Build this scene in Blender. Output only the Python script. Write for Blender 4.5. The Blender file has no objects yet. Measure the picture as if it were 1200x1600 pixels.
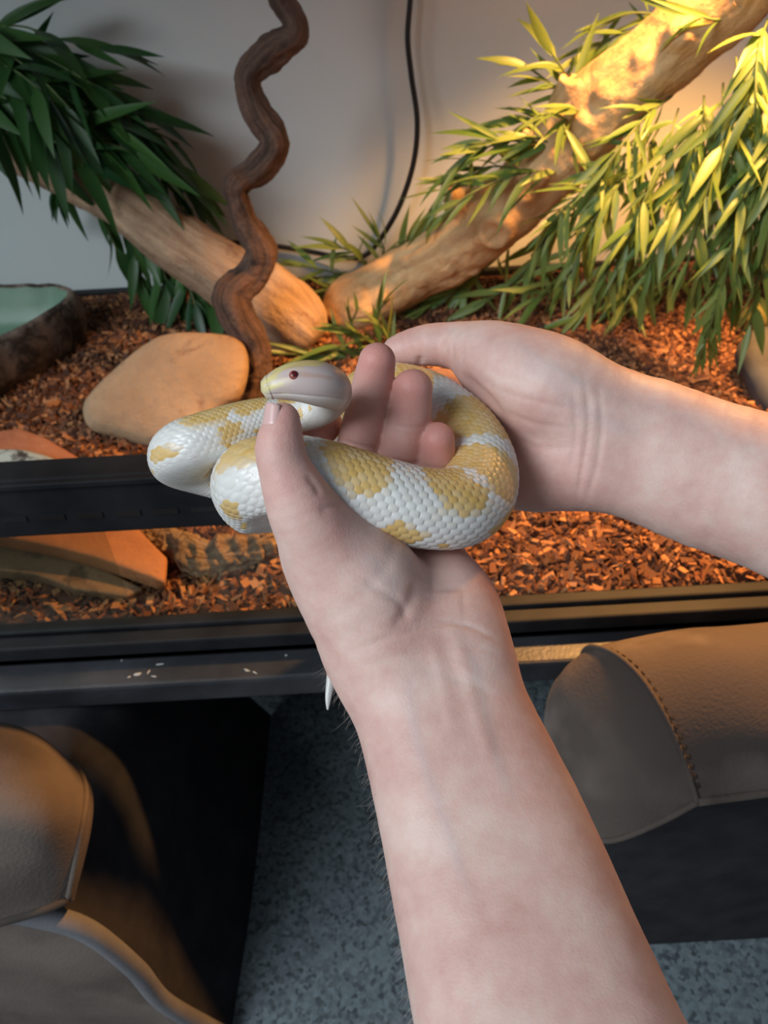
import bpy, bmesh, math, random
import numpy as np
from mathutils import Vector, Matrix

random.seed(7); RNG = np.random.default_rng(7)
scene = bpy.context.scene
COL = scene.collection

# ------------------------------------------------------------------ camera
F = 1203.0                       # focal length in pixels of the 1200x1600 frame
PITCH = math.radians(40.0); ROLL = math.radians(3.2)
CAM = np.array([0.0, 0.0, 0.78])
_f = np.array([0, math.cos(PITCH), -math.sin(PITCH)])
_u0 = np.array([0, math.sin(PITCH), math.cos(PITCH)]); _r0 = np.array([1.0, 0, 0])
_r = math.cos(ROLL)*_r0 - math.sin(ROLL)*_u0
_u = math.sin(ROLL)*_r0 + math.cos(ROLL)*_u0
BAS = np.array([_r, -_u, _f])    # camera basis rows: right, down, forward
cd = bpy.data.cameras.new('camera'); cd.sensor_fit = 'VERTICAL'; cd.sensor_height = 36.0
cd.lens = 36.0*F/1600.0; cd.clip_start = 0.01; cd.clip_end = 50
cd.dof.use_dof = True; cd.dof.focus_distance = 0.29; cd.dof.aperture_fstop = 17.0
cam = bpy.data.objects.new('camera', cd); COL.objects.link(cam)
cam.matrix_world = Matrix(((_r[0], _u[0], -_f[0], CAM[0]), (_r[1], _u[1], -_f[1], CAM[1]),
                           (_r[2], _u[2], -_f[2], CAM[2]), (0, 0, 0, 1)))
scene.camera = cam

def C(px, py, d):                 # pixel + depth -> camera space (right, down, forward)
    return np.array([(px-600)/F*d, (py-800)/F*d, d])
def c2w(p): return CAM + np.asarray(p) @ BAS
def W(px, py, d): return c2w(C(px, py, d))
def ray(px, py): return np.array([(px-600)/F, (py-800)/F, 1.0]) @ BAS
def onz(px, py, z): r = ray(px, py); return CAM + r*((z-CAM[2])/r[2])
def ony(px, py, y): r = ray(px, py); return CAM + r*(y/r[1])

# ------------------------------------------------------------------ world, window light, exposure
w = bpy.data.worlds.new('room_ambient'); scene.world = w; w.use_nodes = True
bg = w.node_tree.nodes['Background']; bg.inputs[0].default_value = (0.66, 0.82, 1.0, 1); bg.inputs[1].default_value = 0.17
ld = bpy.data.lights.new('window_daylight_offscreen', 'AREA'); ld.energy = 60; ld.color = (0.85, 0.93, 1.0)
ld.shape = 'RECTANGLE'; ld.size = 1.4; ld.size_y = 1.2
lo = bpy.data.objects.new('window_daylight_offscreen', ld); COL.objects.link(lo)
lo.location = (-1.5, -.95, 2.0)
lo.rotation_euler = (Vector((0.0, 0.45, 0.45)) - Vector(lo.location)).to_track_quat('-Z', 'Y').to_euler()
scene.view_settings.view_transform = 'Standard'; scene.view_settings.look = 'None'
scene.view_settings.exposure = 0.0; scene.view_settings.gamma = 1.0
scene.view_settings.use_curve_mapping = False

# ------------------------------------------------------------------ helpers
def tag(o, label=None, cat=None, group=None, kind=None):
    if label: o['label'] = label
    if cat: o['category'] = cat
    if group: o['group'] = group
    if kind: o['kind'] = kind
    return o

def mesh_np(name, V, Q, smooth=True, tris=None):
    """fast mesh from numpy verts (n,3), quads (m,4) and optional tris (k,3)"""
    me = bpy.data.meshes.new(name)
    V = np.ascontiguousarray(V, dtype=np.float32)
    Q = np.zeros((0, 4), int) if Q is None else np.asarray(Q, dtype=np.int32).reshape(-1, 4)
    T = np.zeros((0, 3), int) if tris is None else np.asarray(tris, dtype=np.int32).reshape(-1, 3)
    me.vertices.add(len(V)); me.vertices.foreach_set('co', V.ravel())
    loops = np.concatenate([Q.ravel(), T.ravel()]).astype(np.int32)
    me.loops.add(len(loops)); me.loops.foreach_set('vertex_index', loops)
    n = len(Q)+len(T); me.polygons.add(n)
    starts = np.concatenate([np.arange(len(Q))*4, len(Q)*4+np.arange(len(T))*3]).astype(np.int32)
    me.polygons.foreach_set('loop_start', starts)
    me.polygons.foreach_set('use_smooth', np.full(n, smooth, dtype=bool))
    me.update(calc_edges=True); me.validate()
    return me

def attr_float(me, name, arr):
    a = me.attributes.new(name, 'FLOAT', 'POINT'); a.data.foreach_set('value', np.ascontiguousarray(arr, dtype=np.float32))
def attr_color(me, name, arr):
    a = me.attributes.new(name, 'FLOAT_COLOR', 'POINT')
    full = np.ones((len(arr), 4), np.float32); full[:, :3] = arr
    a.data.foreach_set('color', full.ravel())
def attr_uv(me, uv):
    l = me.uv_layers.new(name='UVMap')
    idx = np.empty(len(me.loops), np.int32); me.loops.foreach_get('vertex_index', idx)
    l.data.foreach_set('uv', np.ascontiguousarray(uv[idx], dtype=np.float32).ravel())

def obj(name, me, mat=None, parent=None):
    o = bpy.data.objects.new(name, me); COL.objects.link(o)
    if mat is not None and len(me.materials) == 0: me.materials.append(mat)
    if parent is not None:
        o.parent = parent; o.matrix_parent_inverse = Matrix.Translation(-Vector(parent.location))
    return o
def empty(name, loc):
    o = bpy.data.objects.new(name, None); COL.objects.link(o); o.location = tuple(loc); o.empty_display_size = 0.02
    return o

def bm_obj(name, bm, mat, parent=None, smooth=False):
    me = bpy.data.meshes.new(name); bmesh.ops.recalc_face_normals(bm, faces=bm.faces[:])
    for f in bm.faces: f.smooth = smooth
    bm.to_mesh(me); bm.free(); return obj(name, me, mat, parent)

def box(name, lo_, hi_, mat, parent=None, bevel=0.0, seg=2):
    bm = bmesh.new(); bmesh.ops.create_cube(bm, size=1.0)
    lo_ = np.array(lo_); hi_ = np.array(hi_)
    for v in bm.verts: v.co = Vector((lo_+hi_)/2 + np.array(v.co)*(hi_-lo_))
    if bevel > 0:
        bmesh.ops.bevel(bm, geom=bm.edges[:], offset=bevel, segments=seg, affect='EDGES', profile=0.5)
    return bm_obj(name, bm, mat, parent, smooth=False)

def resample(P, n):
    """Catmull-Rom through rows of P (k,m), n samples spaced evenly along the first three columns"""
    P = np.asarray(P, float); k = len(P)
    E = np.vstack([2*P[0]-P[1], P, 2*P[-1]-P[-2]])
    out = []
    for i in range(k-1):
        p0, p1, p2, p3 = E[i], E[i+1], E[i+2], E[i+3]
        t = np.linspace(0, 1, 40, endpoint=False)[:, None]
        out.append(0.5*((2*p1)+(-p0+p2)*t+(2*p0-5*p1+4*p2-p3)*t**2+(-p0+3*p1-3*p2+p3)*t**3))
    out.append(P[-1:]); D = np.vstack(out)
    L = np.concatenate([[0], np.cumsum(np.linalg.norm(np.diff(D[:, :3], axis=0), axis=1))])
    s = np.linspace(0, L[-1], n)
    return np.stack([np.interp(s, L, D[:, j]) for j in range(D.shape[1])], 1), s

def frames(P, hint=None):
    T = np.gradient(P, axis=0); T /= np.linalg.norm(T, axis=1)[:, None]+1e-12
    N = np.zeros_like(T)
    if hint is not None:
        H = hint - (hint*T).sum(1)[:, None]*T
        N = H/np.linalg.norm(H, axis=1)[:, None]
    else:
        a = np.array([0, 0, 1.0]) if abs(T[0, 2]) < .9 else np.array([1.0, 0, 0])
        n = a - a.dot(T[0])*T[0]
        for i in range(len(P)):
            n = n - n.dot(T[i])*T[i]; n /= np.linalg.norm(n); N[i] = n
    return T, N, np.cross(T, N)

def grid_quads(n, m, wrap=True):
    i = np.arange(n-1)[:, None]; j = np.arange(m if wrap else m-1)[None, :]
    j2 = (j+1) % m
    a = i*m+j; b = i*m+j2; c = (i+1)*m+j2; d = (i+1)*m+j
    return np.stack([a, b, c, d], -1).reshape(-1, 4)

def vnoise(P, scale, seed=0, octaves=3):
    """cheap smooth value noise on (n,3), range about -1..1"""
    r = np.random.default_rng(seed); out = np.zeros(len(P)); amp = 1.0; tot = 0
    for o in range(octaves):
        tab = r.random((32, 32, 32))*2-1
        q = P/scale*(2**o)+r.random(3)*31
        i0 = np.floor(q).astype(int); fr = q-i0; fr = fr*fr*(3-2*fr)
        acc = np.zeros(len(P))
        for dx in (0, 1):
            for dy in (0, 1):
                for dz in (0, 1):
                    wgt = (fr[:, 0] if dx else 1-fr[:, 0])*(fr[:, 1] if dy else 1-fr[:, 1])*(fr[:, 2] if dz else 1-fr[:, 2])
                    acc += wgt*tab[(i0[:, 0]+dx) % 32, (i0[:, 1]+dy) % 32, (i0[:, 2]+dz) % 32]
        out += amp*acc; tot += amp; amp *= .5
    return out/tot

def tube(name, pts, mat, parent=None, n=80, m=16, disp=None, caps=True):
    """pts rows: x y z r (world). disp(P, s, theta) -> radial offset"""
    P, s = resample(pts, n); ctr = P[:, :3]; r = P[:, 3]
    T, N, B = frames(ctr)
    th = np.linspace(0, 2*np.pi, m, endpoint=False)
    dirs = np.cos(th)[None, :, None]*N[:, None, :]+np.sin(th)[None, :, None]*B[:, None, :]
    R = np.repeat(r[:, None], m, 1)
    if disp is not None:
        base = (ctr[:, None, :]+dirs*R[..., None]).reshape(-1, 3)
        R = R + disp(base, np.repeat(s[:, None], m, 1).ravel(), np.tile(th, n)).reshape(n, m)
    V = (ctr[:, None, :]+dirs*R[..., None]).reshape(-1, 3)
    Q = grid_quads(n, m); tris = []
    uv = np.stack([np.repeat(s[:, None], m, 1).ravel(), np.tile(th, n)/(2*np.pi)], 1)
    if caps:
        # a shrunken ring before each cap keeps a firm edge
        V = np.vstack([V, ctr[0], ctr[-1]]); a = n*m; b = a+1
        uv = np.vstack([uv, [0, .5], [s[-1], .5]])
        j = np.arange(m); j2 = (j+1) % m
        tris = np.vstack([np.stack([np.full(m, a), j2, j], 1), np.stack([np.full(m, b), (n-1)*m+j, (n-1)*m+j2], 1)])
    me = mesh_np(name, V, Q, True, tris if caps else None)
    rm = float(r.max()); g_ = me.attributes.new('grain', 'FLOAT_VECTOR', 'POINT')
    g_.data.foreach_set('vector', np.stack([uv[:, 0]*4, np.cos(uv[:, 1]*2*np.pi)*rm*22, np.sin(uv[:, 1]*2*np.pi)*rm*22], 1).astype(np.float32).ravel())
    return obj(name, me, mat, parent)

# ------------------------------------------------------------------ materials
def newmat(name):
    m = bpy.data.materials.new(name); m.use_nodes = True
    nt = m.node_tree; return m, nt, nt.nodes['Principled BSDF']
def nd(nt, t, **kw):
    n = nt.nodes.new(t)
    for k, v in kw.items():
        if k.startswith('i_'): n.inputs[k[2:].replace('_', ' ')].default_value = v
        else: setattr(n, k, v)
    return n
def ramp(nt, stops):
    n = nt.nodes.new('ShaderNodeValToRGB'); e = n.color_ramp.elements
    while len(e) < len(stops): e.new(0.5)
    for x, (p, c) in zip(e, stops): x.position = p; x.color = (*c, 1)
    return n
def mat_noise(name, c1, c2, scale=20, rough=.7, bump=.3, bscale=None, detail=6, spec=.5, stretch=None, coord='Object', dist=.002, c3=None, scale3=5, lo=.35, hi=.65):
    m, nt, b = newmat(name); L = nt.links
    tc = nd(nt, 'ShaderNodeTexCoord'); mp = nd(nt, 'ShaderNodeMapping')
    if stretch: mp.inputs['Scale'].default_value = stretch
    L.new(tc.outputs[coord], mp.inputs[0])
    n1 = nd(nt, 'ShaderNodeTexNoise', i_Scale=scale, i_Detail=detail); L.new(mp.outputs[0], n1.inputs['Vector'])
    r = ramp(nt, [(lo, c1), (hi, c2)]); L.new(n1.outputs[0], r.inputs[0]); out = r.outputs[0]
    if c3:
        n3 = nd(nt, 'ShaderNodeTexNoise', i_Scale=scale3, i_Detail=4.0); L.new(mp.outputs[0], n3.inputs['Vector'])
        r3 = ramp(nt, [(.5, (0, 0, 0)), (.62, (1, 1, 1))]); L.new(n3.outputs[0], r3.inputs[0])
        mx = nd(nt, 'ShaderNodeMix', data_type='RGBA'); L.new(r3.outputs[0], mx.inputs[0]); L.new(out, mx.inputs[6])
        mx.inputs[7].default_value = (*c3, 1); out = mx.outputs[2]
    L.new(out, b.inputs['Base Color'])
    b.inputs['Roughness'].default_value = rough; b.inputs['Specular IOR Level'].default_value = spec
    if bump:
        n2 = nd(nt, 'ShaderNodeTexNoise', i_Scale=bscale or scale*3, i_Detail=5.0); L.new(mp.outputs[0], n2.inputs['Vector'])
        bp = nd(nt, 'ShaderNodeBump', i_Strength=bump, i_Distance=dist); L.new(n2.outputs[0], bp.inputs['Height']); L.new(bp.outputs[0], b.inputs['Normal'])
    return m

M = {}
M['black_plastic'] = mat_noise('black_plastic', (.007, .0075, .009), (.014, .015, .017), 30, .55, .06, 240, spec=.22)
M['black_board'] = mat_noise('black_board', (.020, .022, .026), (.040, .043, .050), 18, .42, .15, 300)
M['white_panel'] = mat_noise('white_panel', (.575, .615, .61), (.65, .69, .68), 3, .32, .02, 8)
M['floor'] = None
M['wood_light'] = mat_noise('pale_driftwood', (.40, .22, .11), (.66, .42, .24), 22, .75, .5, 70, stretch=(1, 1, 1), c3=(.30, .15, .07), scale3=11)
M['wood_grape'] = mat_noise('knobby_wood', (.46, .25, .11), (.70, .44, .20), 16, .55, .45, 60, c3=(.36, .18, .07), scale3=9)
M['wood_dark'] = mat_noise('dark_twisted_vine', (.055, .025, .014), (.17, .085, .05), 45, .7, .8, 110, c3=(.24, .15, .10), scale3=25)
M['stone_tan'] = mat_noise('tan_stone', (.50, .34, .20), (.66, .47, .29), 14, .75, .35, 60, c3=(.30, .19, .12), scale3=10)
M['stone_red'] = mat_noise('red_slate', (.32, .12, .06), (.46, .19, .09), 18, .7, .4, 50)
M['stone_brown'] = mat_noise('brown_slate', (.20, .11, .06), (.30, .17, .10), 18, .75, .4, 50)
M['stone_speckle'] = mat_noise('speckled_stone', (.04, .035, .03), (.38, .44, .40), 60, .7, .3, 90, lo=.42, hi=.52)
M['stone_moss'] = mat_noise('mossy_stone', (.13, .12, .03), (.22, .18, .05), 30, .8, .4, 90)
M['stone_dark'] = mat_noise('dark_stone', (.03, .032, .036), (.06, .062, .066), 30, .7, .3, 90)
M['bowl_out'] = mat_noise('bowl_rock', (.09, .06, .045), (.28, .22, .17), 25, .75, .6, 60)
M['bowl_in'] = mat_noise('bowl_glaze', (.10, .19, .13), (.18, .27, .20), 12, .45, .2, 40)
M['bark'] = mat_noise('cork_bark', (.10, .045, .022), (.52, .33, .19), 55, .8, .9, 70, lo=.4, hi=.58, dist=.004)
M['cable'] = mat_noise('black_cable', (.008, .008, .009), (.014, .014, .015), 30, .35, 0)
M['suede'] = mat_noise('brown_suede', (.105, .084, .071), (.165, .133, .113), 13, .9, .5, 420, spec=.25, c3=(.085, .067, .057), scale3=9, dist=.001, detail=9)
M['fabric_black'] = mat_noise('charcoal_fabric', (.020, .019, .022), (.034, .032, .036), 30, .92, .3, 500, spec=.2, dist=.001)
M['thread'] = mat_noise('dark_thread', (.03, .022, .018), (.05, .04, .03), 30, .9, 0)
M['piping'] = mat_noise('grey_piping', (.13, .13, .14), (.17, .17, .18), 30, .85, .2, 400, dist=.001)
M['fleck'] = mat_noise('dried_white', (.30, .30, .28), (.46, .46, .43), 200, .8, .2, 300)
M['metal'] = mat_noise('lamp_metal', (.5, .5, .5), (.6, .6, .6), 30, .35, 0); M['metal'].node_tree.nodes['Principled BSDF'].inputs['Metallic'].default_value = 1
M['wall'] = mat_noise('painted_wall', (.42, .42, .41), (.46, .46, .45), 3, .9, .05, 60)


def wood_mat(name, c1, c2, cpit, rough=.7, streak=3.0, bump=.6, fine=140):
    m, nt, b = newmat(name); L = nt.links
    g = nd(nt, 'ShaderNodeAttribute', attribute_name='grain'); tc = nd(nt, 'ShaderNodeTexCoord')
    n1 = nd(nt, 'ShaderNodeTexNoise', i_Scale=streak, i_Detail=8.0, i_Roughness=.65, i_Distortion=.4); L.new(g.outputs['Vector'], n1.inputs['Vector'])
    r = ramp(nt, [(.32, c1), (.62, c2)]); L.new(n1.outputs[0], r.inputs[0])
    n2 = nd(nt, 'ShaderNodeTexNoise', i_Scale=30.0, i_Detail=6.0, i_Roughness=.7); L.new(tc.outputs['Object'], n2.inputs['Vector'])
    r2 = ramp(nt, [(.30, (1, 1, 1)), (.43, (0, 0, 0))]); L.new(n2.outputs[0], r2.inputs[0])
    mx = nd(nt, 'ShaderNodeMix', data_type='RGBA'); L.new(r2.outputs[0], mx.inputs[0]); L.new(r.outputs[0], mx.inputs[6]); mx.inputs[7].default_value = (*cpit, 1)
    L.new(mx.outputs[2], b.inputs['Base Color']); b.inputs['Roughness'].default_value = rough
    n3 = nd(nt, 'ShaderNodeTexNoise', i_Scale=fine, i_Detail=5.0, i_Roughness=.7); L.new(tc.outputs['Object'], n3.inputs['Vector'])
    a1 = nd(nt, 'ShaderNodeMath', operation='MULTIPLY_ADD'); a1.inputs[1].default_value = 2.2; L.new(n1.outputs[0], a1.inputs[0]); L.new(n3.outputs[0], a1.inputs[2])
    a2 = nd(nt, 'ShaderNodeMath', operation='MULTIPLY_ADD'); a2.inputs[1].default_value = 1.5; nr_ = nd(nt, 'ShaderNodeTexNoise', i_Scale=37.0, i_Detail=6.0, i_Roughness=.7); L.new(tc.outputs['Object'], nr_.inputs['Vector']); L.new(nr_.outputs[0], a2.inputs[0]); L.new(a1.outputs[0], a2.inputs[2])
    bp = nd(nt, 'ShaderNodeBump', i_Strength=bump, i_Distance=.004); L.new(a2.outputs[0], bp.inputs['Height']); L.new(bp.outputs[0], b.inputs['Normal'])
    return m
M['wood_light'] = wood_mat('pale_driftwood', (.28, .165, .095), (.54, .37, .235), (.22, .11, .06), .8, 3.0, .7)
M['wood_grape'] = wood_mat('knobby_wood', (.50, .28, .12), (.76, .50, .24), (.40, .20, .08), .55, 2.6, .55, 90)
M['wood_dark'] = wood_mat('dark_twisted_vine', (.040, .019, .012), (.19, .105, .07), (.018, .009, .006), .75, 5.0, 1.0, 200)
M['bark'] = wood_mat('cork_bark', (.16, .075, .038), (.60, .40, .24), (.045, .02, .011), .85, 14.0, 1.0, 120)
def stone_mat(name, c1, c2, cpit, scale=9, rough=.75, bump=.6, pit=(.36, .46)):
    m, nt, b = newmat(name); L = nt.links; tc = nd(nt, 'ShaderNodeTexCoord')
    n1 = nd(nt, 'ShaderNodeTexNoise', i_Scale=float(scale), i_Detail=9.0, i_Roughness=.62); L.new(tc.outputs['Object'], n1.inputs['Vector'])
    r = ramp(nt, [(.35, c1), (.62, c2)]); L.new(n1.outputs[0], r.inputs[0])
    n2 = nd(nt, 'ShaderNodeTexNoise', i_Scale=24.0, i_Detail=9.0, i_Roughness=.72, i_Distortion=.3); L.new(tc.outputs['Object'], n2.inputs['Vector'])
    r2 = ramp(nt, [(pit[0], (1, 1, 1)), (pit[1], (0, 0, 0))]); L.new(n2.outputs[0], r2.inputs[0])
    mx = nd(nt, 'ShaderNodeMix', data_type='RGBA'); L.new(r2.outputs[0], mx.inputs[0]); L.new(r.outputs[0], mx.inputs[6]); mx.inputs[7].default_value = (*cpit, 1)
    L.new(mx.outputs[2], b.inputs['Base Color']); b.inputs['Roughness'].default_value = rough
    n3 = nd(nt, 'ShaderNodeTexNoise', i_Scale=70.0, i_Detail=6.0, i_Roughness=.7); L.new(tc.outputs['Object'], n3.inputs['Vector'])
    a2 = nd(nt, 'ShaderNodeMath', operation='MULTIPLY_ADD'); a2.inputs[1].default_value = 2.0; nr_ = nd(nt, 'ShaderNodeTexNoise', i_Scale=31.0, i_Detail=9.0, i_Roughness=.72); L.new(tc.outputs['Object'], nr_.inputs['Vector']); L.new(nr_.outputs[0], a2.inputs[0]); L.new(n3.outputs[0], a2.inputs[2])
    bp = nd(nt, 'ShaderNodeBump', i_Strength=bump, i_Distance=.003); L.new(a2.outputs[0], bp.inputs['Height']); L.new(bp.outputs[0], b.inputs['Normal'])
    return m
M['stone_tan'] = stone_mat('tan_stone', (.30, .19, .105), (.47, .32, .19), (.24, .14, .085), 8, .75, .9, (.34, .43))
M['stone_red'] = stone_mat('red_slate', (.36, .13, .06), (.52, .21, .09), (.22, .08, .04), 14, pit=(.30, .42))
M['stone_brown'] = stone_mat('brown_slate', (.20, .11, .06), (.30, .17, .09), (.12, .07, .04), 14)
M['bowl_out'] = stone_mat('bowl_rock', (.10, .065, .05), (.30, .23, .18), (.045, .03, .022), 16, .8, .9, (.42, .54))

def floor_mat():
    m, nt, b = newmat('speckled_vinyl'); L = nt.links
    tc = nd(nt, 'ShaderNodeTexCoord')
    v = nd(nt, 'ShaderNodeTexVoronoi', i_Scale=260.0); L.new(tc.outputs['Object'], v.inputs['Vector'])
    n = nd(nt, 'ShaderNodeTexNoise', i_Scale=120.0, i_Detail=3.0); L.new(tc.outputs['Object'], n.inputs['Vector'])
    sx = nd(nt, 'ShaderNodeSeparateColor'); L.new(v.outputs['Color'], sx.inputs[0])
    r = ramp(nt, [(.0, (.055, .07, .075)), (.22, (.10, .125, .135)), (.5, (.145, .18, .195)), (1, (.17, .21, .225))]); L.new(sx.outputs[0], r.inputs[0])
    r2 = ramp(nt, [(.35, (.75, .75, .75)), (.6, (1, 1, 1))]); L.new(n.outputs[0], r2.inputs[0])
    mx = nd(nt, 'ShaderNodeMix', data_type='RGBA', blend_type='MULTIPLY'); mx.inputs[0].default_value = 1
    L.new(r.outputs[0], mx.inputs[6]); L.new(r2.outputs[0], mx.inputs[7]); L.new(mx.outputs[2], b.inputs['Base Color'])
    b.inputs['Roughness'].default_value = .55
    return m
M['floor'] = floor_mat()

def glass_mat():
    m = bpy.data.materials.new('clear_glass'); m.use_nodes = True; nt = m.node_tree; nt.nodes.clear(); L = nt.links
    o = nd(nt, 'ShaderNodeOutputMaterial'); t = nd(nt, 'ShaderNodeBsdfTransparent'); t.inputs[0].default_value = (.90, .93, .92, 1)
    g = nd(nt, 'ShaderNodeBsdfGlossy', i_Roughness=.02); lw = nd(nt, 'ShaderNodeLayerWeight'); lw.inputs['Blend'].default_value = .5; pw = nd(nt, 'ShaderNodeMath', operation='POWER'); pw.inputs[1].default_value = 5.0; L.new(lw.outputs['Facing'], pw.inputs[0]); fr = nd(nt, 'ShaderNodeMath', operation='MULTIPLY_ADD'); fr.inputs[1].default_value = .9; fr.inputs[2].default_value = .04; L.new(pw.outputs[0], fr.inputs[0])
    mx = nd(nt, 'ShaderNodeMixShader'); L.new(fr.outputs[0], mx.inputs[0]); L.new(t.outputs[0], mx.inputs[1]); L.new(g.outputs[0], mx.inputs[2]); L.new(mx.outputs[0], o.inputs[0])
    return m
M['glass'] = glass_mat()

def leaf_mat(name, ca, cb):
    m = bpy.data.materials.new(name); m.use_nodes = True; nt = m.node_tree; L = nt.links; b = nt.nodes['Principled BSDF']
    oi = nd(nt, 'ShaderNodeObjectInfo'); r = ramp(nt, [(0, ca), (1, cb)]); L.new(oi.outputs['Random'], r.inputs[0])
    tc = nd(nt, 'ShaderNodeTexCoord'); mp = nd(nt, 'ShaderNodeMapping'); mp.inputs['Scale'].default_value = (30, 900, 1)
    L.new(tc.outputs['Object'], mp.inputs[0]); n = nd(nt, 'ShaderNodeTexNoise', i_Scale=1.0); L.new(mp.outputs[0], n.inputs['Vector'])
    r2 = ramp(nt, [(.3, (.72, .72, .72)), (.7, (1.1, 1.1, 1.1))]); L.new(n.outputs[0], r2.inputs[0])
    mx = nd(nt, 'ShaderNodeMix', data_type='RGBA', blend_type='MULTIPLY'); mx.inputs[0].default_value = 1
    L.new(r.outputs[0], mx.inputs[6]); L.new(r2.outputs[0], mx.inputs[7])
    L.new(mx.outputs[2], b.inputs['Base Color']); b.inputs['Roughness'].default_value = .42
    tr = nd(nt, 'ShaderNodeBsdfTranslucent'); L.new(mx.outputs[2], tr.inputs[0])
    ms = nd(nt, 'ShaderNodeMixShader'); ms.inputs[0].default_value = .28
    out = nt.nodes['Material Output']; L.new(b.outputs[0], ms.inputs[1]); L.new(tr.outputs[0], ms.inputs[2]); L.new(ms.outputs[0], out.inputs[0])
    return m
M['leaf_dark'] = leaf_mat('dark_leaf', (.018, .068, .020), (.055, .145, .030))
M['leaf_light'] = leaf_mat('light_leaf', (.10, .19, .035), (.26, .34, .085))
M['stem'] = mat_noise('leaf_stem', (.05, .09, .02), (.10, .14, .04), 40, .6, 0)

# ------------------------------------------------------------------ setting
bmf = bmesh.new(); bmesh.ops.create_grid(bmf, x_segments=2, y_segments=2, size=2.0)
fl = bm_obj('floor', bmf, M['floor']); fl.location = (0, .6, 0); tag(fl, 'blue-grey floor speckled with dark flecks', 'floor', kind='structure')
wb = box('wall_back', (-2, 1.25, 0), (2, 1.32, 2.4), M['wall']); tag(wb, 'plain painted room wall behind the terrarium', 'wall', kind='structure')

# ------------------------------------------------------------------ terrarium and its stand
TX0, TX1 = -.78, .80; YF = .405; YB = 1.06; ZB = .30; ZT = 1.02
st = empty('terrarium_stand', (0, .72, 0)); tag(st, 'low black stand with a scuffed front ledge under the terrarium', 'stand')
box('top_board', (TX0-.03, .379, .276), (TX1+.03, 1.10, ZB), M['black_board'], st, .003)
for x in (TX0+.03, TX1-.03):
    for y in (.43, 1.04):
        box('leg', (x-.03, y-.03, 0), (x+.03, y+.03, .277), M['black_board'], st, .003)
box('back_light_blocker', (TX0, 1.05, 0), (TX1, 1.07, .277), M['black_board'], st, .002)  # unseen board added to block light from the rear under the stand
for x in (TX0, TX1-.018): box('side_light_blocker', (x, .46, 0), (x+.018, 1.05, .277), M['black_board'], st, .002)  # unseen boards added at the sides to keep the space underneath dark

def fleck(cx, cy, L_, wd, ang, seed):
    p = onz(cx, cy, ZB+.0008); r = np.random.default_rng(seed); n = 12
    a = np.linspace(0, 2*np.pi, n, endpoint=False); rad = .55+.45*r.random(n)
    pts = np.stack([np.cos(a)*L_*rad, np.sin(a)*wd*rad], 1); ca, sa = math.cos(ang), math.sin(ang)
    ring = np.stack([p[0]+pts[:, 0]*ca-pts[:, 1]*sa, p[1]+pts[:, 0]*sa+pts[:, 1]*ca, np.full(n, ZB-.0003)], 1)
    V = np.vstack([ring, (ring-p)*[.6, .6, 0]+p*[1, 1, 0]+[0, 0, ZB+.0006], p]); j = np.arange(n); j2 = (j+1) % n
    Q = np.stack([j, j2, j2+n, j+n], 1); T = np.stack([j+n, j2+n, np.full(n, 2*n)], 1)
    obj('dried_fleck', mesh_np('dried_fleck', V, Q, True, T), M['fleck'], st)
for k, a in enumerate([(215, 1052, .0045, .0022, .3), (232, 1049, .003, .001, 1.2), (240, 1056, .004, .0008, -.2), (250, 1037, .006, .0008, .1),
                       (201, 1057, .002, .001, .5), (385, 1046, .0042, .0015, -.5), (398, 1050, .0035, .0008, -.6), (447, 1023, .0015, .001, 0), (190, 1031, .0014, .001, 0)]):
    fleck(*a, k)

te = empty('terrarium', (0, .72, ZB)); tag(te, 'large black framed glass terrarium with white back panel, open at front', 'terrarium')
box('back_panel', (TX0, YB, ZB), (TX1, YB+.012, ZT), M['white_panel'], te, .001)
box('side_pane', (TX0-.008, YF+.02, ZB), (TX0-.002, YB, ZT), M['glass'], te)
box('side_pane', (TX1+.002, YF+.02, ZB), (TX1+.008, YB, ZT), M['glass'], te)
box('bottom_panel', (TX0, YF, ZB), (TX1, YB, ZB+.008), M['black_plastic'], te, .001)
box('rear_base_rail', (TX0, YB-.012, ZB), (TX1, YB, ZB+.036), M['black_plastic'], te, .002)
box('front_base_rail', (TX0, YF, ZB), (TX1, YF+.014, ZB+.020), M['black_plastic'], te, .002)
box('door_track', (TX0, YF+.014, ZB), (TX1, YF+.026, ZB+.024), M['black_plastic'], te, .002)
box('top_frame', (TX0-.012, YF, ZT), (TX1+.012, YF+.03, ZT+.03), M['black_plastic'], te, .002)
box('top_panel', (TX0-.012, YF+.03, ZT), (TX1+.012, YB+.012, ZT+.02), M['black_plastic'], te, .002)
for x in (TX0-.012, TX1-.012):
    box('corner_post', (x, YF, ZB), (x+.024, YF+.026, ZT), M['black_plastic'], te, .002)
# lower front window on the one half: pane, ventilation bar, end post
XE = float(ony(560, 800, YF+.02)[0])
zb0 = float(ony(200, 822, YF+.012)[2]); zb1 = float(ony(200, 733, YF+.012)[2])
vb = box('vent_bar', (TX0+.012, YF+.006, zb0), (XE+.012, YF+.030, zb1), M['black_plastic'], te, .002)
zs = zb0+(zb1-zb0)*.34
xs = np.arange(TX0+.05, XE-.01, .026)
for x in xs: box('painted_vent_slot', (x, YF+.0052, zs-.0022), (x+.017, YF+.0075, zs+.0022), M['cable'], vb)  # raised black boxes; the shade inside open slots is put into their colour
box('bar_lip', (TX0+.012, YF+.002, zb1-.006), (XE+.012, YF+.008, zb1-.001), M['black_plastic'], vb, .001)
box('end_post', (XE, YF+.010, ZB+.02), (XE+.012, YF+.028, zb0+.002), M['black_plastic'], te, .002)
X_REFLECTION = float(ony(203, 930, YF+.02)[0])
box('glass_pane', (TX0+.012, YF+.0195, ZB+.02), (XE+.002, YF+.0225, zb0+.003), M['glass'], te)
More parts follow.
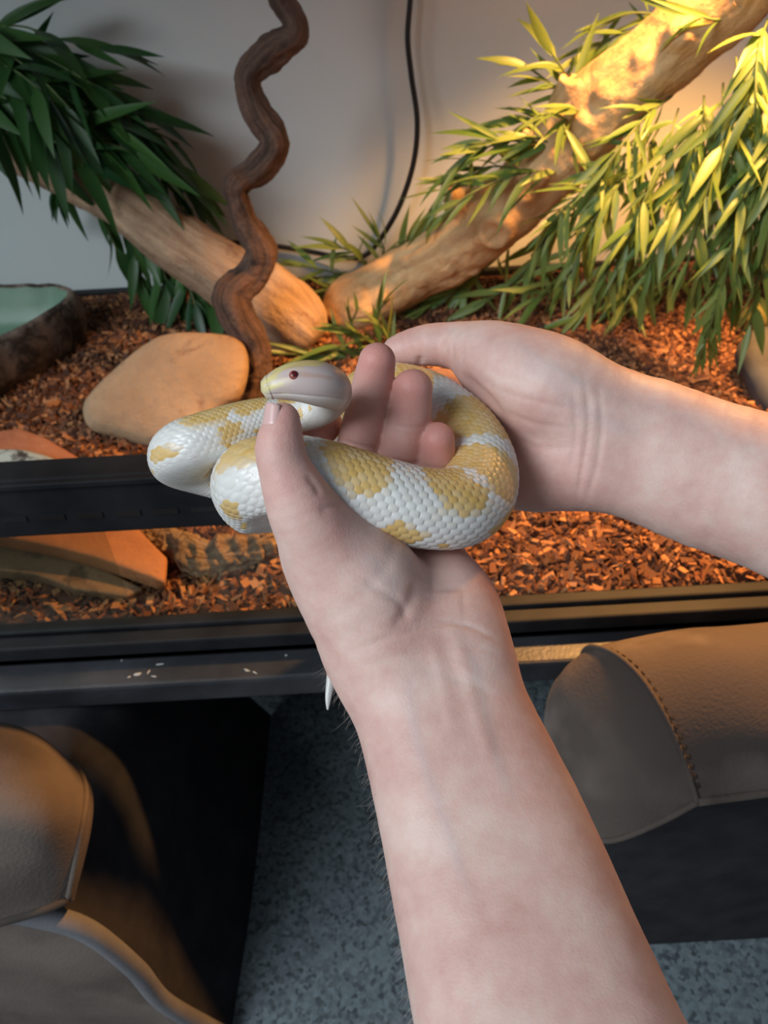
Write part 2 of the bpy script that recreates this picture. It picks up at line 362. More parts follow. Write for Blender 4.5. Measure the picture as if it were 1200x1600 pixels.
box('glass_pane', (TX0+.012, YF+.0140, ZB+.02), (X_REFLECTION, YF+.0170, zb0+.003), M['glass'], te)  # extra pane added to darken this stretch, imitating the edge of a reflection

# heat lamp hung under the lid, out of the picture
LAMP = np.array([.40, .725, .915])
hl = empty('heat_lamp', (LAMP[0], LAMP[1], ZT)); tag(hl, 'dome heat lamp hanging under the terrarium lid', 'lamp')
prof = [(.012, .10), (.03, .095), (.055, .07), (.068, .03), (.072, 0.0), (.070, 0.0), (.053, .068), (.028, .092), (.010, .097)]
a = np.linspace(0, 2*np.pi, 32, endpoint=False)
V = np.array([[LAMP[0]+r*math.cos(t), LAMP[1]+r*math.sin(t), LAMP[2]+z] for r, z in prof for t in a])
obj('dome', mesh_np('dome', V, grid_quads(len(prof), 32)), M['metal'], hl)
tube('socket', [(LAMP[0], LAMP[1], LAMP[2]+.085, .017), (LAMP[0], LAMP[1], ZT+.001, .017)], M['black_plastic'], hl, 6, 16)
em = bpy.data.materials.new('bulb_glow'); em.use_nodes = True
eb = em.node_tree.nodes['Principled BSDF']; eb.inputs['Emission Color'].default_value = (1, .50, .17, 1); eb.inputs['Emission Strength'].default_value = 60
bm = bmesh.new(); bmesh.ops.create_uvsphere(bm, u_segments=20, v_segments=12, radius=.024)
bulb = bm_obj('bulb_offscreen', bm, em, hl, True); bulb.location = (LAMP[0], LAMP[1], LAMP[2]+.055)
sp = bpy.data.lights.new('heat_lamp_light_offscreen', 'SPOT'); sp.energy = 62; sp.color = (1, .47, .14); sp.spot_size = math.radians(110); sp.spot_blend = .5; sp.shadow_soft_size = .03
so = bpy.data.objects.new('heat_lamp_light_offscreen', sp); COL.objects.link(so); so.location = tuple(LAMP+[0, 0, .02])
so.rotation_euler = (Vector((.36, .63, .3))-Vector(so.location)).to_track_quat('-Z', 'Y').to_euler()

# ------------------------------------------------------------------ bark bedding
def ground_z(x, y):
    P = np.stack([np.ravel(x), np.ravel(y), np.zeros(np.size(x))], 1)
    z = .318 + .007*vnoise(P, .12, 3, 3) + .012*np.clip((np.ravel(y)-.7)/.35, 0, 1)
    return z - .008*np.clip((.47-np.ravel(y))/.03, 0, 1)
nx, ny = 220, 100
gx, gy = np.meshgrid(np.linspace(TX0, TX1, nx), np.linspace(YF+.026, YB-.010, ny))
gz = ground_z(gx, gy)
V = np.stack([gx.ravel(), gy.ravel(), gz], 1); Q = grid_quads(ny, nx, False)
Vb = V.copy(); Vb[:, 2] = ZB+.008
per = np.concatenate([np.arange(nx), np.arange(1, ny)*nx+nx-1, (ny-1)*nx+np.arange(nx-2, -1, -1), np.arange(ny-2, 0, -1)*nx])
Vs = V[per].copy(); Vs[:, 2] = ZB+.006; o0 = len(V); k = np.arange(len(per)); k2 = (k+1) % len(per)
side = np.stack([per[k], o0+k, o0+k2, per[k2]], 1)
soilV = np.vstack([V, Vs]); nsoil = len(soilV); soilQ = np.vstack([Q, side])
NC = 42000
cx = RNG.uniform(-.72, .72, NC); cy = RNG.uniform(YF+.036, YB-.022, NC)
cz = ground_z(cx, cy)+RNG.uniform(-.001, .0035, NC)
sz = np.stack([RNG.uniform(.0022, .0068, NC)*RNG.choice([1, 1, 1, 1.5], NC), RNG.uniform(.0014, .0036, NC), RNG.uniform(.0006, .0016, NC)], 1)
cube = np.array([[-1, -1, -1], [1, -1, -1], [1, 1, -1], [-1, 1, -1], [-1, -1, 1], [1, -1, 1], [1, 1, 1], [-1, 1, 1]], float)
loc = cube[None]*sz[:, None, :]*RNG.uniform(.45, 1.15, (NC, 8, 1))
eul = np.stack([RNG.normal(0, .6, NC), RNG.normal(0, .6, NC), RNG.uniform(0, 6.28, NC)], 1)
cxr, sxr = np.cos(eul[:, 0]), np.sin(eul[:, 0]); cyr, syr = np.cos(eul[:, 1]), np.sin(eul[:, 1]); czr, szr = np.cos(eul[:, 2]), np.sin(eul[:, 2])
o1 = np.zeros(NC)+1; z1 = np.zeros(NC)
Rx = np.stack([o1, z1, z1, z1, cxr, -sxr, z1, sxr, cxr], 1).reshape(-1, 3, 3)
Ry = np.stack([cyr, z1, syr, z1, o1, z1, -syr, z1, cyr], 1).reshape(-1, 3, 3)
Rz = np.stack([czr, -szr, z1, szr, czr, z1, z1, z1, o1], 1).reshape(-1, 3, 3)
loc = np.einsum('nij,nkj->nki', Rz@Ry@Rx, loc)+np.stack([cx, cy, cz], 1)[:, None, :]
cf = np.array([[0, 3, 2, 1], [4, 5, 6, 7], [0, 1, 5, 4], [1, 2, 6, 5], [2, 3, 7, 6], [3, 0, 4, 7]])
chQ = (cf[None]+(nsoil+np.arange(NC)*8)[:, None, None]).reshape(-1, 4)
me = mesh_np('bark_bedding', np.vstack([soilV, loc.reshape(-1, 3)]), np.vstack([soilQ, chQ]), False)
tone = np.concatenate([np.full(nsoil, .15), np.repeat(RNG.random(NC)**1.6, 8)])
attr_float(me, 'tone', tone)
def bark_mat():
    m, nt, b = newmat('bark_chips'); L = nt.links
    at = nd(nt, 'ShaderNodeAttribute', attribute_name='tone'); r = ramp(nt, [(0, (.055, .020, .010)), (.45, (.20, .072, .027)), (1, (.48, .22, .085))])
    L.new(at.outputs['Fac'], r.inputs[0]); L.new(r.outputs[0], b.inputs['Base Color']); b.inputs['Roughness'].default_value = .8
    return m
M['chips'] = bark_mat()
bd = obj('bark_bedding', me, M['chips']); tag(bd, 'reddish brown bark chip bedding covering the terrarium bottom', 'bedding', kind='stuff')
def gz1(x, y): return float(ground_z(np.array([x]), np.array([y]))[0])
def ground(px, py):
    p = onz(px, py, .32)
    for _ in range(3): p = onz(px, py, gz1(p[0], p[1]))
    return p

# ------------------------------------------------------------------ branches
def woody(scale, amp, seed, ridge=0.0, knots=()):
    def f(P, s, th):
        d = amp*vnoise(P, scale, seed, 4)+amp*.28*vnoise(P, scale*.2, seed+3, 3)
        if ridge: d += ridge*np.sin(th*5+s*14+2*vnoise(P, .1, seed+1, 1))
        cs_ = (P-CAM) @ BAS.T; pp = np.stack([600+F*cs_[:, 0]/cs_[:, 2], 800+F*cs_[:, 1]/cs_[:, 2]], 1)
        for (kx, ky, kr, kh) in knots:
            near = np.linalg.norm(pp-[kx, ky], axis=1); cand = np.where(near < max(7, near.min()+1))[0]; c0 = P[cand[np.argmin(cs_[cand, 2])]]
            q = np.linalg.norm(P-c0, axis=1)/kr; d += kh*np.exp(-q**4)
            if kh > .006: d += kh*(.45*np.exp(-((q-.62)/.16)**2)-.6*np.exp(-(q/.4)**2)+.35*np.exp(-(q/.16)**2))
        return d
    return f
def wpt(px, py, y, rpx):
    p = ony(px, py, y); dep = (p-CAM) @ BAS[2]
    return (*p, rpx*dep/F)

# pale straight branch
tb = [wpt(*a) for a in [(-210, 85, 1.012, 42), (-130, 130, 1.008, 44), (-60, 175, 1.0, 44), (20, 215, .99, 45), (100, 262, .975, 43), (200, 322, .955, 44), (300, 395, .935, 47), (380, 447, .918, 54), (440, 490, .895, 60), (475, 520, .875, 52), (492, 534, .868, 34)]]
b1 = tube('wood_branch', tb, M['wood_light'], None, 150, 44, woody(.05, .0055, 11, .0012))
tag(b1, 'pale straight wooden branch slanting down behind the dark twisted vine', 'branch', 'branches in the terrarium')

# thick knobby branch
kn = []
for (px, py, rr, hh) in [(690, 402, .012, .0035), (655, 445, .011, .004), (735, 395, .010, .003), (625, 430, .010, .003), (600, 470, .012, .004), (700, 430, .010, .004),
                         (640, 400, .010, .003), (745, 430, .009, .003), (940, 150, .014, .004), (1000, 100, .013, .003), (900, 190, .012, .004), (1060, 55, .018, .005), (560, 460, .012, .004)]:
    kn.append((px, py, rr*.75, hh*1.1))
kn.append((774, 366, .024, .009))
tb = [wpt(*a) for a in [(520, 505, .925, 30), (548, 480, .935, 46), (590, 456, .94, 46), (640, 428, .95, 45), (700, 396, .935, 46), (765, 345, .92, 52), (820, 300, .905, 50), (880, 235, .89, 56),
                        (940, 165, .875, 60), (1010, 105, .86, 58), (1080, 45, .845, 56), (1150, -15, .83, 58), (1260, -110, .81, 56)]]
tb += [(.66, .79, .845, .036), (.765, .78, .93, .033)]
b2 = empty('wood_branch', tb[1][:3]); tag(b2, 'thick knobby orange wooden branch rising under the leaf curtain', 'branch', 'branches in the terrarium')
tube('limb', tb, M['wood_grape'], b2, 300, 96, woody(.045, .0055, 21, .001, kn))
for (q0, q1, r0, r1) in [((880, 190, .885), (905, 128, .875), 34, 30), ((730, 335, .93), (712, 292, .925), 30, 24), ((850, 265, .90), (822, 205, .895), 26, 17)]:
    a0 = wpt(*q0, r0); a1 = wpt(*q1, r1); mid = tuple((np.array(a0)+np.array(a1))/2)
    end = tuple(np.array(a1)*[1, 1, 1, 0]+np.array([0, 0, .004, a1[3]*.55]))
    tube('stub', [a0, mid, a1, end], M['wood_grape'], b2, 24, 24, woody(.03, .004, 31))

# dark twisted vine
tv = [wpt(*a) for a in [(425, -60, .85, 24), (442, 0, .85, 20), (462, 48, .848, 19), (420, 82, .845, 24), (388, 122, .842, 19), (400, 170, .838, 22), (428, 222, .835, 22), (405, 262, .832, 24), (370, 292, .828, 19),
                        (382, 345, .824, 21), (408, 395, .82, 24), (392, 432, .815, 25), (362, 462, .80, 27), (372, 500, .79, 28), (398, 545, .78, 24), (400, 590, .768, 22), (388, 632, .758, 24), (380, 660, .745, 20)]]
x0_ = tv[0][0]
tv = [(x0_-.015, .855, ZT-.002, .016), (x0_+.03, .855, .96, .017), (x0_-.02, .853, .89, .016), (x0_+.022, .852, .81, .016), (x0_-.012, .85, .735, .017)]+tv
vk = [(440, 222, .013, .0055), (360, 290, .012, .0055), (468, 55, .014, .004), (380, 128, .012, .003), (395, 400, .01, .003)]
b3 = tube('twisted_vine', tv, M['wood_dark'], None, 420, 26, woody(.025, .0042, 41, .0014, vk)); tag(b3, 'dark corkscrew vine standing in front of the pale branch', 'vine')

# cable
cb = [wpt(*a) for a in [(645, -60, 1.035, 4.4), (641, 0, 1.035, 4.4), (637, 60, 1.034, 4.4), (643, 120, 1.033, 4.4), (652, 190, 1.03, 4.4), (646, 255, 1.028, 4.4), (625, 320, 1.03, 4.4), (598, 368, 1.035, 4.2),
                        (572, 398, 1.04, 4), (535, 402, 1.045, 3.8), (480, 392, 1.05, 3.6), (420, 383, 1.05, 3.6), (370, 379, 1.05, 3.6), (320, 384, 1.05, 3.6), (270, 400, 1.05, 3.6)]]
cb = [(cb[0][0]+.02, 1.04, ZT-.001, cb[0][3]), (cb[0][0]+.012, 1.038, .86, cb[0][3])]+cb
tag(tube('power_cable', cb, M['cable'], None, 220, 10), 'thin black cable hanging down the white back panel', 'cable')

# ------------------------------------------------------------------ stones, bowl, bark
def pillow(name, outline, y_dir, thick, mat, label, cat, group=None, edge=3.0, seed=1, amp=.004, back=None, parent=None, nr=14, sub=6, nscale=.05, sharp=False):
    """stone from a closed outline of world points; y_dir = face normal; edge = squareness of the rim"""
    P = np.array(outline, float); n = len(P)
    E = np.vstack([P[-1:], P, P[:2]]); out = []
    for i in range(n):
        p0, p1, p2, p3 = E[i], E[i+1], E[i+2], E[i+3]; t = np.linspace(0, 1, sub, endpoint=False)[:, None]
        out.append(p1+(p2-p1)*t if sharp else 0.5*((2*p1)+(-p0+p2)*t+(2*p0-5*p1+4*p2-p3)*t**2+(-p0+3*p1-3*p2+p3)*t**3))
    R = np.vstack(out); m = len(R); c = R.mean(0); N = np.array(y_dir, float); N /= np.linalg.norm(N)
    ks = np.sin(np.linspace(0.02, 1, nr)*np.pi/2)
    h = thick*(1-ks**edge)**(1/edge)
    front = [c+(R-c)*k_+N*h_ for k_, h_ in zip(ks, h)]
    rear = [c+(R-c)*k_-N*h_*(1 if back is None else back) for k_, h_ in zip(ks[::-1][1:], h[::-1][1:])]
    rings = np.array(front+rear); V = rings.reshape(-1, 3)
    d = V-c; d /= np.linalg.norm(d, axis=1)[:, None]+1e-9
    V = V+d*(amp*vnoise(V, nscale, seed, 4))[:, None]
    k = len(rings); V = np.vstack([V, V[:m].mean(0), V[-m:].mean(0)]); j = np.arange(m); j2 = (j+1) % m
    T = np.vstack([np.stack([np.full(m, k*m), j, j2], 1), np.stack([np.full(m, k*m+1), (k-1)*m+j2, (k-1)*m+j], 1)])
    o = obj(name, mesh_np(name, V, grid_quads(k, m)[:, ::-1], True, T), mat, parent)
    if label: tag(o, label, cat, group)
    return o

def on_plane(px, py, p0, nrm):
    r = ray(px, py); nrm = np.asarray(nrm, float); t = nrm.dot(np.asarray(p0)-CAM)/nrm.dot(r); return CAM+r*t

# large tan hide stone with a notch
p0 = ground(240, 690); nn = np.array([-.05, -.62, .78])
ol = [(133, 640), (150, 612), (192, 572), (238, 534), (280, 521), (330, 523), (372, 532), (386, 560), (382, 600), (370, 624), (348, 640), (334, 664), (318, 690), (290, 702), (240, 700), (190, 686), (142, 672)]
pillow('hide_stone', [on_plane(x, y, p0+np.array([0, 0, .002]), nn) for x, y in ol], nn, .022, M['stone_tan'], 'large tan rounded hide stone with a notched edge', 'stone', 'stones in the terrarium', 2.6, 5, .003, 1.0)
# red slate slab running under the ventilation bar
p0 = ground(150, 940); nn = np.array([.12, -.35, .9])
ol = [(-60, 690), (30, 676), (70, 690), (135, 730), (175, 790), (262, 880), (258, 918), (150, 880), (60, 858), (-60, 835)]
pillow('slate_slab', [on_plane(x, y, ground(258, 915)+np.array([0, 0, .010]), np.array([.22, -.22, .95])) for x, y in ol], (.22, -.22, .95), .010, M['stone_red'], 'flat red slate slab lying partly under the front ventilation bar', 'stone', 'stones in the terrarium', 9, 6, .002, sharp=True, nr=20)
ol = [(-60, 840), (60, 866), (150, 888), (225, 925), (200, 938), (120, 928), (60, 905), (-60, 890)]
pillow('slate_slab', [on_plane(x, y, ground(150, 935)+np.array([0, 0, .004]), np.array([.10, -.3, .95])) for x, y in ol], (.10, -.3, .95), .008, M['stone_brown'], 'dull brown slate slab in front of the red slab behind the glass', 'stone', 'stones in the terrarium', 9, 9, .002, sharp=True, nr=20)
# speckled pale stone on the slab
ol = [(-50, 716), (10, 706), (60, 712), (104, 730), (95, 748), (30, 752), (-50, 752)]
q0 = on_plane(40, 745, ground(258, 915)+np.array([0, 0, .020]), np.array([.22, -.22, .95]))
pillow('speckled_stone', [on_plane(x, y, q0+np.array([0, 0, .006]), (.1, -.4, .9)) for x, y in ol], (.1, -.4, .9), .012, M['stone_speckle'], 'pale stone mottled with dark specks resting on the red slab', 'stone', 'stones in the terrarium', 3, 12, .002)
# cork bark piece behind the glass
bk = []
for (px, py, rp) in [(195, 826, 14), (225, 832, 22), (265, 846, 26), (310, 862, 30), (350, 868, 28), (390, 856, 28), (425, 838, 26), (460, 822, 20)]:
    g = ground(px, py+rp*.55); dep = (g-CAM) @ BAS[2]; r = rp*dep/F; bk.append((g[0], g[1], g[2]+r*.55, r))
tag(tube('cork_bark', bk, M['bark'], None, 180, 60, woody(.017, .012, 51, .0008)), 'knobbly curved piece of cork bark lying behind the front glass', 'bark')
# mossy stone and dark block at the far side
g = ground(1190, 512)
ol = [(1158, 500), (1168, 482), (1200, 474), (1240, 474), (1260, 500), (1235, 518), (1185, 518)]
pillow('mossy_stone', [on_plane(x, y, g+np.array([0, 0, .03]), (0, -.7, .7)) for x, y in ol], (0, -.7, .7), .02, M['stone_moss'], 'small olive mossy stone under the hanging leaves', 'stone', 'stones in the terrarium', 2.4, 14, .003)
ol = [(1152, 560), (1160, 530), (1185, 517), (1240, 515), (1280, 560), (1270, 640), (1200, 650), (1168, 600)]
pillow('dark_stone', [on_plane(x, y, ground(1200, 640), (-.1, -.5, .85)) for x, y in ol], (-.1, -.5, .85), .022, M['stone_dark'], 'smooth dark grey stone on the bark under the leaf curtain', 'stone', 'stones in the terrarium', 2.6, 15, .003)

# stone water bowl
bc = ground(-20, 560); bw = empty('water_bowl', bc); tag(bw, 'rough stone water bowl with pale green inside', 'bowl')
rim = np.array([onz(x, y, bc[2]+.062) for x, y in [(112, 463), (60, 500), (0, 532), (-70, 565), (-140, 540), (-170, 490), (-120, 456), (-40, 452), (40, 450), (95, 449)]])
def closed(P, sub=10):
    n = len(P); E = np.vstack([P[-1:], P, P[:2]]); out = []
    for i in range(n):
        p0_, p1, p2, p3 = E[i], E[i+1], E[i+2], E[i+3]; t = np.linspace(0, 1, sub, endpoint=False)[:, None]
        out.append(0.5*((2*p1)+(-p0_+p2)*t+(2*p0_-5*p1+4*p2-p3)*t**2+(-p0_+3*p1-3*p2+p3)*t**3))
    return np.vstack(out)
Rm = closed(rim); m = len(Rm); c = Rm.mean(0)
def ring(k, dz): return c+(Rm-c)*k+np.array([0, 0, dz])
rings = [ring(.80, -.068), ring(.95, -.066), ring(1.04, -.045), ring(1.06, -.020), ring(1.03, -.002), ring(.99, .004), ring(.93, .001)]
V = np.array(rings).reshape(-1, 3); V = V+.004*vnoise(V, .03, 61, 3)[:, None]*np.array([1, 1, .7])
obj('outer_wall', mesh_np('outer_wall', V, grid_quads(len(rings), m)), M['bowl_out'], bw)
rings = [V[-m:], ring(.86, -.018), ring(.76, -.036), ring(.60, -.046), ring(.3, -.048), ring(.02, -.048)]
obj('inner_basin', mesh_np('inner_basin', np.array(rings).reshape(-1, 3), grid_quads(len(rings), m)), M['bowl_in'], bw)

# ------------------------------------------------------------------ artificial bamboo
def leaf_mesh(name, L_, wd, bend, fold, mat):
    ts = np.array([0, .06, .16, .3, .46, .62, .78, .9, 1.0]); wv = np.array([.10, .34, .78, 1, .96, .78, .48, .20, .0])*wd/2
    V = []
    for t, q in zip(ts, wv):
        x = L_*t; z = -bend*L_*t*t
        V += [(x, -q, z+fold*q), (x, 0, z), (x, q, z+fold*q)]
    Q = []
    for i in range(len(ts)-1):
        for j in range(2): Q.append((i*3+j, i*3+j+1, i*3+j+4, i*3+j+3))
    me = mesh_np(name, np.array(V), Q, True); me.materials.append(mat); return me
LEAF = {k: [leaf_mesh('leaf', 1.0, wd, b, .35, M[k]) for wd, b in ((.12, .10), (.145, .25), (.105, .0), (.13, .38), (.155, .16))] for k in ('leaf_dark', 'leaf_light')}

def plant(name, label, cat, base, stems, mkey, n_per, lrange, droop, splay, seed, group, stem_r=.0011, tip=True):
    r = np.random.default_rng(seed); root = empty(name, base); tag(root, label, cat, group)
    inv = Matrix.Translation(-Vector(root.location))
    for si, S in enumerate(stems):
        pts = np.array([ony(*q) for q in S]); n = n_per if np.isscalar(n_per) else n_per[si]
        P, s = resample(np.hstack([pts, np.full((len(pts), 1), stem_r)]), 40)
        T, N, B = frames(P[:, :3])
        tube('stem', np.hstack([pts, np.full((len(pts), 1), stem_r)]), M['stem'], root, 16, 6)
        for k in range(n):
            t = .10+.90*(k+r.random()*.6)/n; i = min(39, int(t*39)); sd = 1 if k % 2 else -1
            view = P[i, :3]-CAM; view /= np.linalg.norm(view)
            side = np.cross(T[i], view); side /= np.linalg.norm(side)+1e-9
            last = k >= n-2
            d = T[i]*(1.0 if not last else 1.6)+side*sd*splay*(r.uniform(.4, 1.1) if not last else r.uniform(0, .4))+np.array([0, 0, -droop*r.uniform(.4, 1.2)])-view*r.uniform(-.6, .6)+r.normal(0, .28, 3)
            d /= np.linalg.norm(d)
            up = -view*r.uniform(.2, 1)+np.array([0, 0, .9])+r.normal(0, .45, 3)
            z = up-up.dot(d)*d; z /= np.linalg.norm(z); y = np.cross(z, d)
            L_ = r.uniform(*lrange)*(1 if t < .9 else .85)
            me = LEAF[mkey][r.integers(5)]
            o = bpy.data.objects.new('leaf', me); COL.objects.link(o); o.parent = root; o.matrix_parent_inverse = inv
            p = P[i, :3]; wz = r.uniform(.85, 1.25)*(1.3 if mkey == 'leaf_dark' else 1)
            # keep the blade in front of the back panel
            if (p+d*L_)[2] < .328: d = d.copy(); d[2] = max(d[2], (.328-p[2])/L_); d /= np.linalg.norm(d); z = z-z.dot(d)*d; z /= np.linalg.norm(z); y = np.cross(z, d)
            e = p+d*L_
            if e[1] > YB-.006: d2 = d.copy(); d2[1] = min(d2[1], (YB-.008-p[1])/L_); d = d2/np.linalg.norm(d2); z = z-z.dot(d)*d; z /= np.linalg.norm(z); y = np.cross(z, d)
            o.matrix_basis = Matrix(((d[0]*L_, y[0]*L_*wz, z[0]*L_, p[0]), (d[1]*L_, y[1]*L_*wz, z[1]*L_, p[1]), (d[2]*L_, y[2]*L_*wz, z[2]*L_, p[2]), (0, 0, 0, 1)))
    return root

GB = 'artificial bamboo plants'
# dark plant over the pale branch: fans of long blades
st_ = [[(-90, 40, .97), (0, 62, .95), (80, 95, .93), (150, 135, .92)], [(-90, 80, .96), (0, 110, .94), (90, 150, .925), (190, 205, .915)],
       [(-90, 120, .95), (0, 150, .93), (100, 195, .915), (210, 240, .905)], [(-90, 150, .94), (0, 185, .92), (70, 215, .91), (150, 250, .90)],
       [(-90, 60, .99), (20, 40, .98), (90, 60, .97), (170, 80, .965)], [(-90, 20, .95), (-20, 60, .93), (60, 120, .91), (110, 170, .90)],
       [(-60, 140, .97), (60, 130, .955), (150, 160, .95), (230, 215, .945)], [(-80, 100, .93), (0, 100, .915), (60, 140, .90), (120, 215, .895)],
       [(60, 110, .96), (150, 130, .955), (200, 165, .95), (240, 215, .945)], [(90, 160, .95), (180, 210, .945), (240, 260, .945), (275, 300, .945)]]
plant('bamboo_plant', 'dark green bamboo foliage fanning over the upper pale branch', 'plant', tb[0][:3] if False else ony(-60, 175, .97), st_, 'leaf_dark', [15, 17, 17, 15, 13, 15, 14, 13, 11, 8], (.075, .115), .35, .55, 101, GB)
# sprigs hanging under and behind the pale branch
st_ = [[(100, 275, .985), (92, 290, .985), (90, 298, .985)], [(118, 285, .985), (140, 290, .985), (150, 300, .985)], [(150, 300, .985), (165, 350, .985), (180, 385, .98), (188, 400, .98)], [(180, 330, .98), (205, 370, .975), (215, 420, .97), (225, 450, .965)],
       [(230, 370, .975), (250, 410, .97), (262, 450, .96), (262, 470, .955)], [(270, 400, .97), (285, 430, .96), (300, 460, .95), (305, 480, .94)], [(300, 430, .965), (325, 455, .955), (340, 480, .945), (345, 500, .935)],
       [(240, 260, .98), (275, 280, .985), (305, 292, .985), (318, 300, .985)], [(230, 250, .98), (265, 262, .985), (290, 285, .985), (300, 300, .985)], [(210, 190, .98), (250, 210, .985), (280, 225, .985)]]
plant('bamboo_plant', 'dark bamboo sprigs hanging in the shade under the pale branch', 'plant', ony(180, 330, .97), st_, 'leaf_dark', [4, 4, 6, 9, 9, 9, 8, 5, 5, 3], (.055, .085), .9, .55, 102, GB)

# leaf curtain on the knobby branch
def hang(x0, y0, x1, y1, y, bow=20, fwd=.06):
    return [(x0, y0, y), (x0+(x1-x0)*.3+bow, y0+(y1-y0)*.25, y-fwd*.6), (x0+(x1-x0)*.7+bow*.6, y0+(y1-y0)*.62, y-fwd), (x1, y1, y-fwd)]
A = [hang(1190, 60, 1110, 540, .80, 10, .10), hang(1210, 100, 1150, 480, .78, 10, .09), hang(1160, 120, 1070, 430, .80, 5, .10), hang(1230, 80, 1190, 440, .76, 5, .08), hang(1180, 150, 1120, 500, .77, 15, .09), hang(1220, 160, 1200, 330, .75, 0, .06),
     hang(1130, 130, 1085, 480, .82, 10, .10), hang(1200, 30, 1180, 240, .80, -10, .08), hang(1240, 200, 1170, 520, .76, 0, .07), hang(1150, 90, 1135, 330, .80, 10, .08), hang(1190, 200, 1095, 560, .76, 20, .08)]
plant('bamboo_plant', 'yellow-green bamboo leaf curtain hanging longest, beside the mossy stone', 'plant', ony(1190, 60, .82), A, 'leaf_light', 25, (.036, .066), .6, .7, 103, GB)
Bs = [hang(1060, 170, 960, 440, .83, 10, .09), hang(1090, 190, 1000, 470, .82, 10, .09), hang(1030, 200, 900, 390, .84, 10, .08), hang(1000, 220, 860, 350, .85, 10, .07), hang(1080, 230, 1030, 400, .81, 15, .08),
      hang(1050, 150, 930, 300, .84, -10, .07), hang(980, 240, 830, 400, .86, 10, .06), hang(1040, 260, 940, 440, .82, 15, .08), hang(1100, 150, 1060, 330, .82, 10, .08), hang(960, 260, 880, 450, .86, 15, .06), hang(1000, 280, 980, 460, .83, 10, .07)]
plant('bamboo_plant', 'yellow-green bamboo leaves spilling from the middle of the knobby branch', 'plant', ony(1060, 170, .85), Bs, 'leaf_light', 24, (.036, .064), .5, .7, 104, GB)
Cs = [[(890, 240, .87), (830, 215, .86), (750, 235, .86), (690, 280, .86)], [(890, 270, .86), (820, 270, .84), (740, 300, .83), (690, 340, .83)], [(880, 230, .87), (800, 220, .86), (730, 225, .86)], [(840, 270, .88), (770, 260, .87), (710, 280, .87)],
      [(900, 150, .90), (880, 110, .89), (860, 80, .89)], [(910, 160, .90), (860, 130, .89), (820, 100, .89)], [(900, 190, .88), (880, 190, .84), (900, 240, .83)], [(880, 200, .89), (840, 190, .89), (800, 190, .89)],
      [(1040, 60, .92), (980, 50, .93), (900, 90, .93)], [(1060, 30, .92), (990, 20, .93), (930, 40, .93)], [(940, 190, .87), (890, 170, .84), (850, 180, .83)], [(740, 270, .92), (700, 290, .91), (670, 330, .91)], [(1150, 30, .81), (1110, 30, .80), (1080, 20, .80)]]
plant('bamboo_plant', 'bamboo sprigs spreading to the white panel from the knobby branch top', 'plant', ony(900, 180, .89), Cs, 'leaf_light', [13, 13, 10, 10, 8, 8, 8, 8, 10, 8, 7, 8, 5], (.042, .075), .25, .65, 105, GB)
Ds = [[(860, 350, .95), (840, 400, .94), (790, 450, .93), (740, 480, .92)], [(900, 380, .94), (880, 420, .92), (860, 450, .90), (830, 470, .89)], [(820, 350, .96), (780, 400, .955), (730, 440, .95), (680, 480, .94)], [(950, 400, .92), (940, 430, .90), (920, 470, .88), (900, 500, .87)],
      [(1000, 400, .92), (990, 440, .90), (970, 480, .88)], [(880, 340, .96), (850, 380, .96), (830, 440, .95)], [(1060, 400, .93), (1040, 450, .92), (1000, 480, .91)], [(760, 410, .96), (720, 450, .95), (650, 490, .94)]]
plant('bamboo_plant', 'low bamboo sprigs on the bark behind the knobby branch', 'plant', ony(870, 400, .96), Ds, 'leaf_light', 11, (.045, .072), .15, .75, 106, GB)
Es = [[(560, 420, 1.0), (540, 430, .99), (500, 420, .98), (470, 415, .98)], [(575, 420, 1.0), (560, 400, .99), (530, 385, .99)], [(590, 420, 1.0), (600, 390, .99), (590, 370, .99)], [(550, 440, .98), (520, 455, .96), (490, 460, .95)], [(620, 410, 1.0), (640, 380, .99), (660, 360, .99)], [(555, 430, 1.0), (545, 450, .98), (530, 470, .96)]]
plant('bamboo_plant', 'small dull bamboo tuft between the bases of the two branches', 'plant', ony(570, 425, 1.0), Es, 'leaf_light', 9, (.045, .070), .0, .8, 107, GB)
Fs = [[(610, 560, .86), (570, 540, .85), (550, 510, .84), (560, 480, .83)], [(600, 570, .86), (560, 550, .84), (530, 540, .83), (500, 550, .82)], [(620, 560, .86), (600, 520, .84), (590, 490, .83), (610, 465, .82)], [(590, 570, .85), (540, 560, .83), (480, 555, .82), (440, 552, .81)], [(630, 555, .87), (580, 530, .85), (530, 510, .83)]]
plant('bamboo_plant', 'lit bamboo tuft lying on the bark in front of the knobby branch', 'plant', ony(610, 560, .86), Fs, 'leaf_light', 7, (.045, .068), -.05, .6, 108, GB)

# ------------------------------------------------------------------ suede seats
def patch(name, rows, mat, parent, nu=40, nv=40, bulge=None):
    """smooth surface through rows of control points (world)"""
    R = np.array([resample(np.array(r), nv)[0] for r in rows])
    Rr = np.stack([resample(R[:, j], nu)[0] for j in range(nv)], 1)
    V = Rr.reshape(-1, 3)
    return obj(name, mesh_np(name, V, grid_quads(nu, nv, False)), mat, parent)

def solid_floor(parent, name, lo_, hi_, mat, bev=.02):
    return box(name, lo_, hi_, mat, parent, bev, 4)

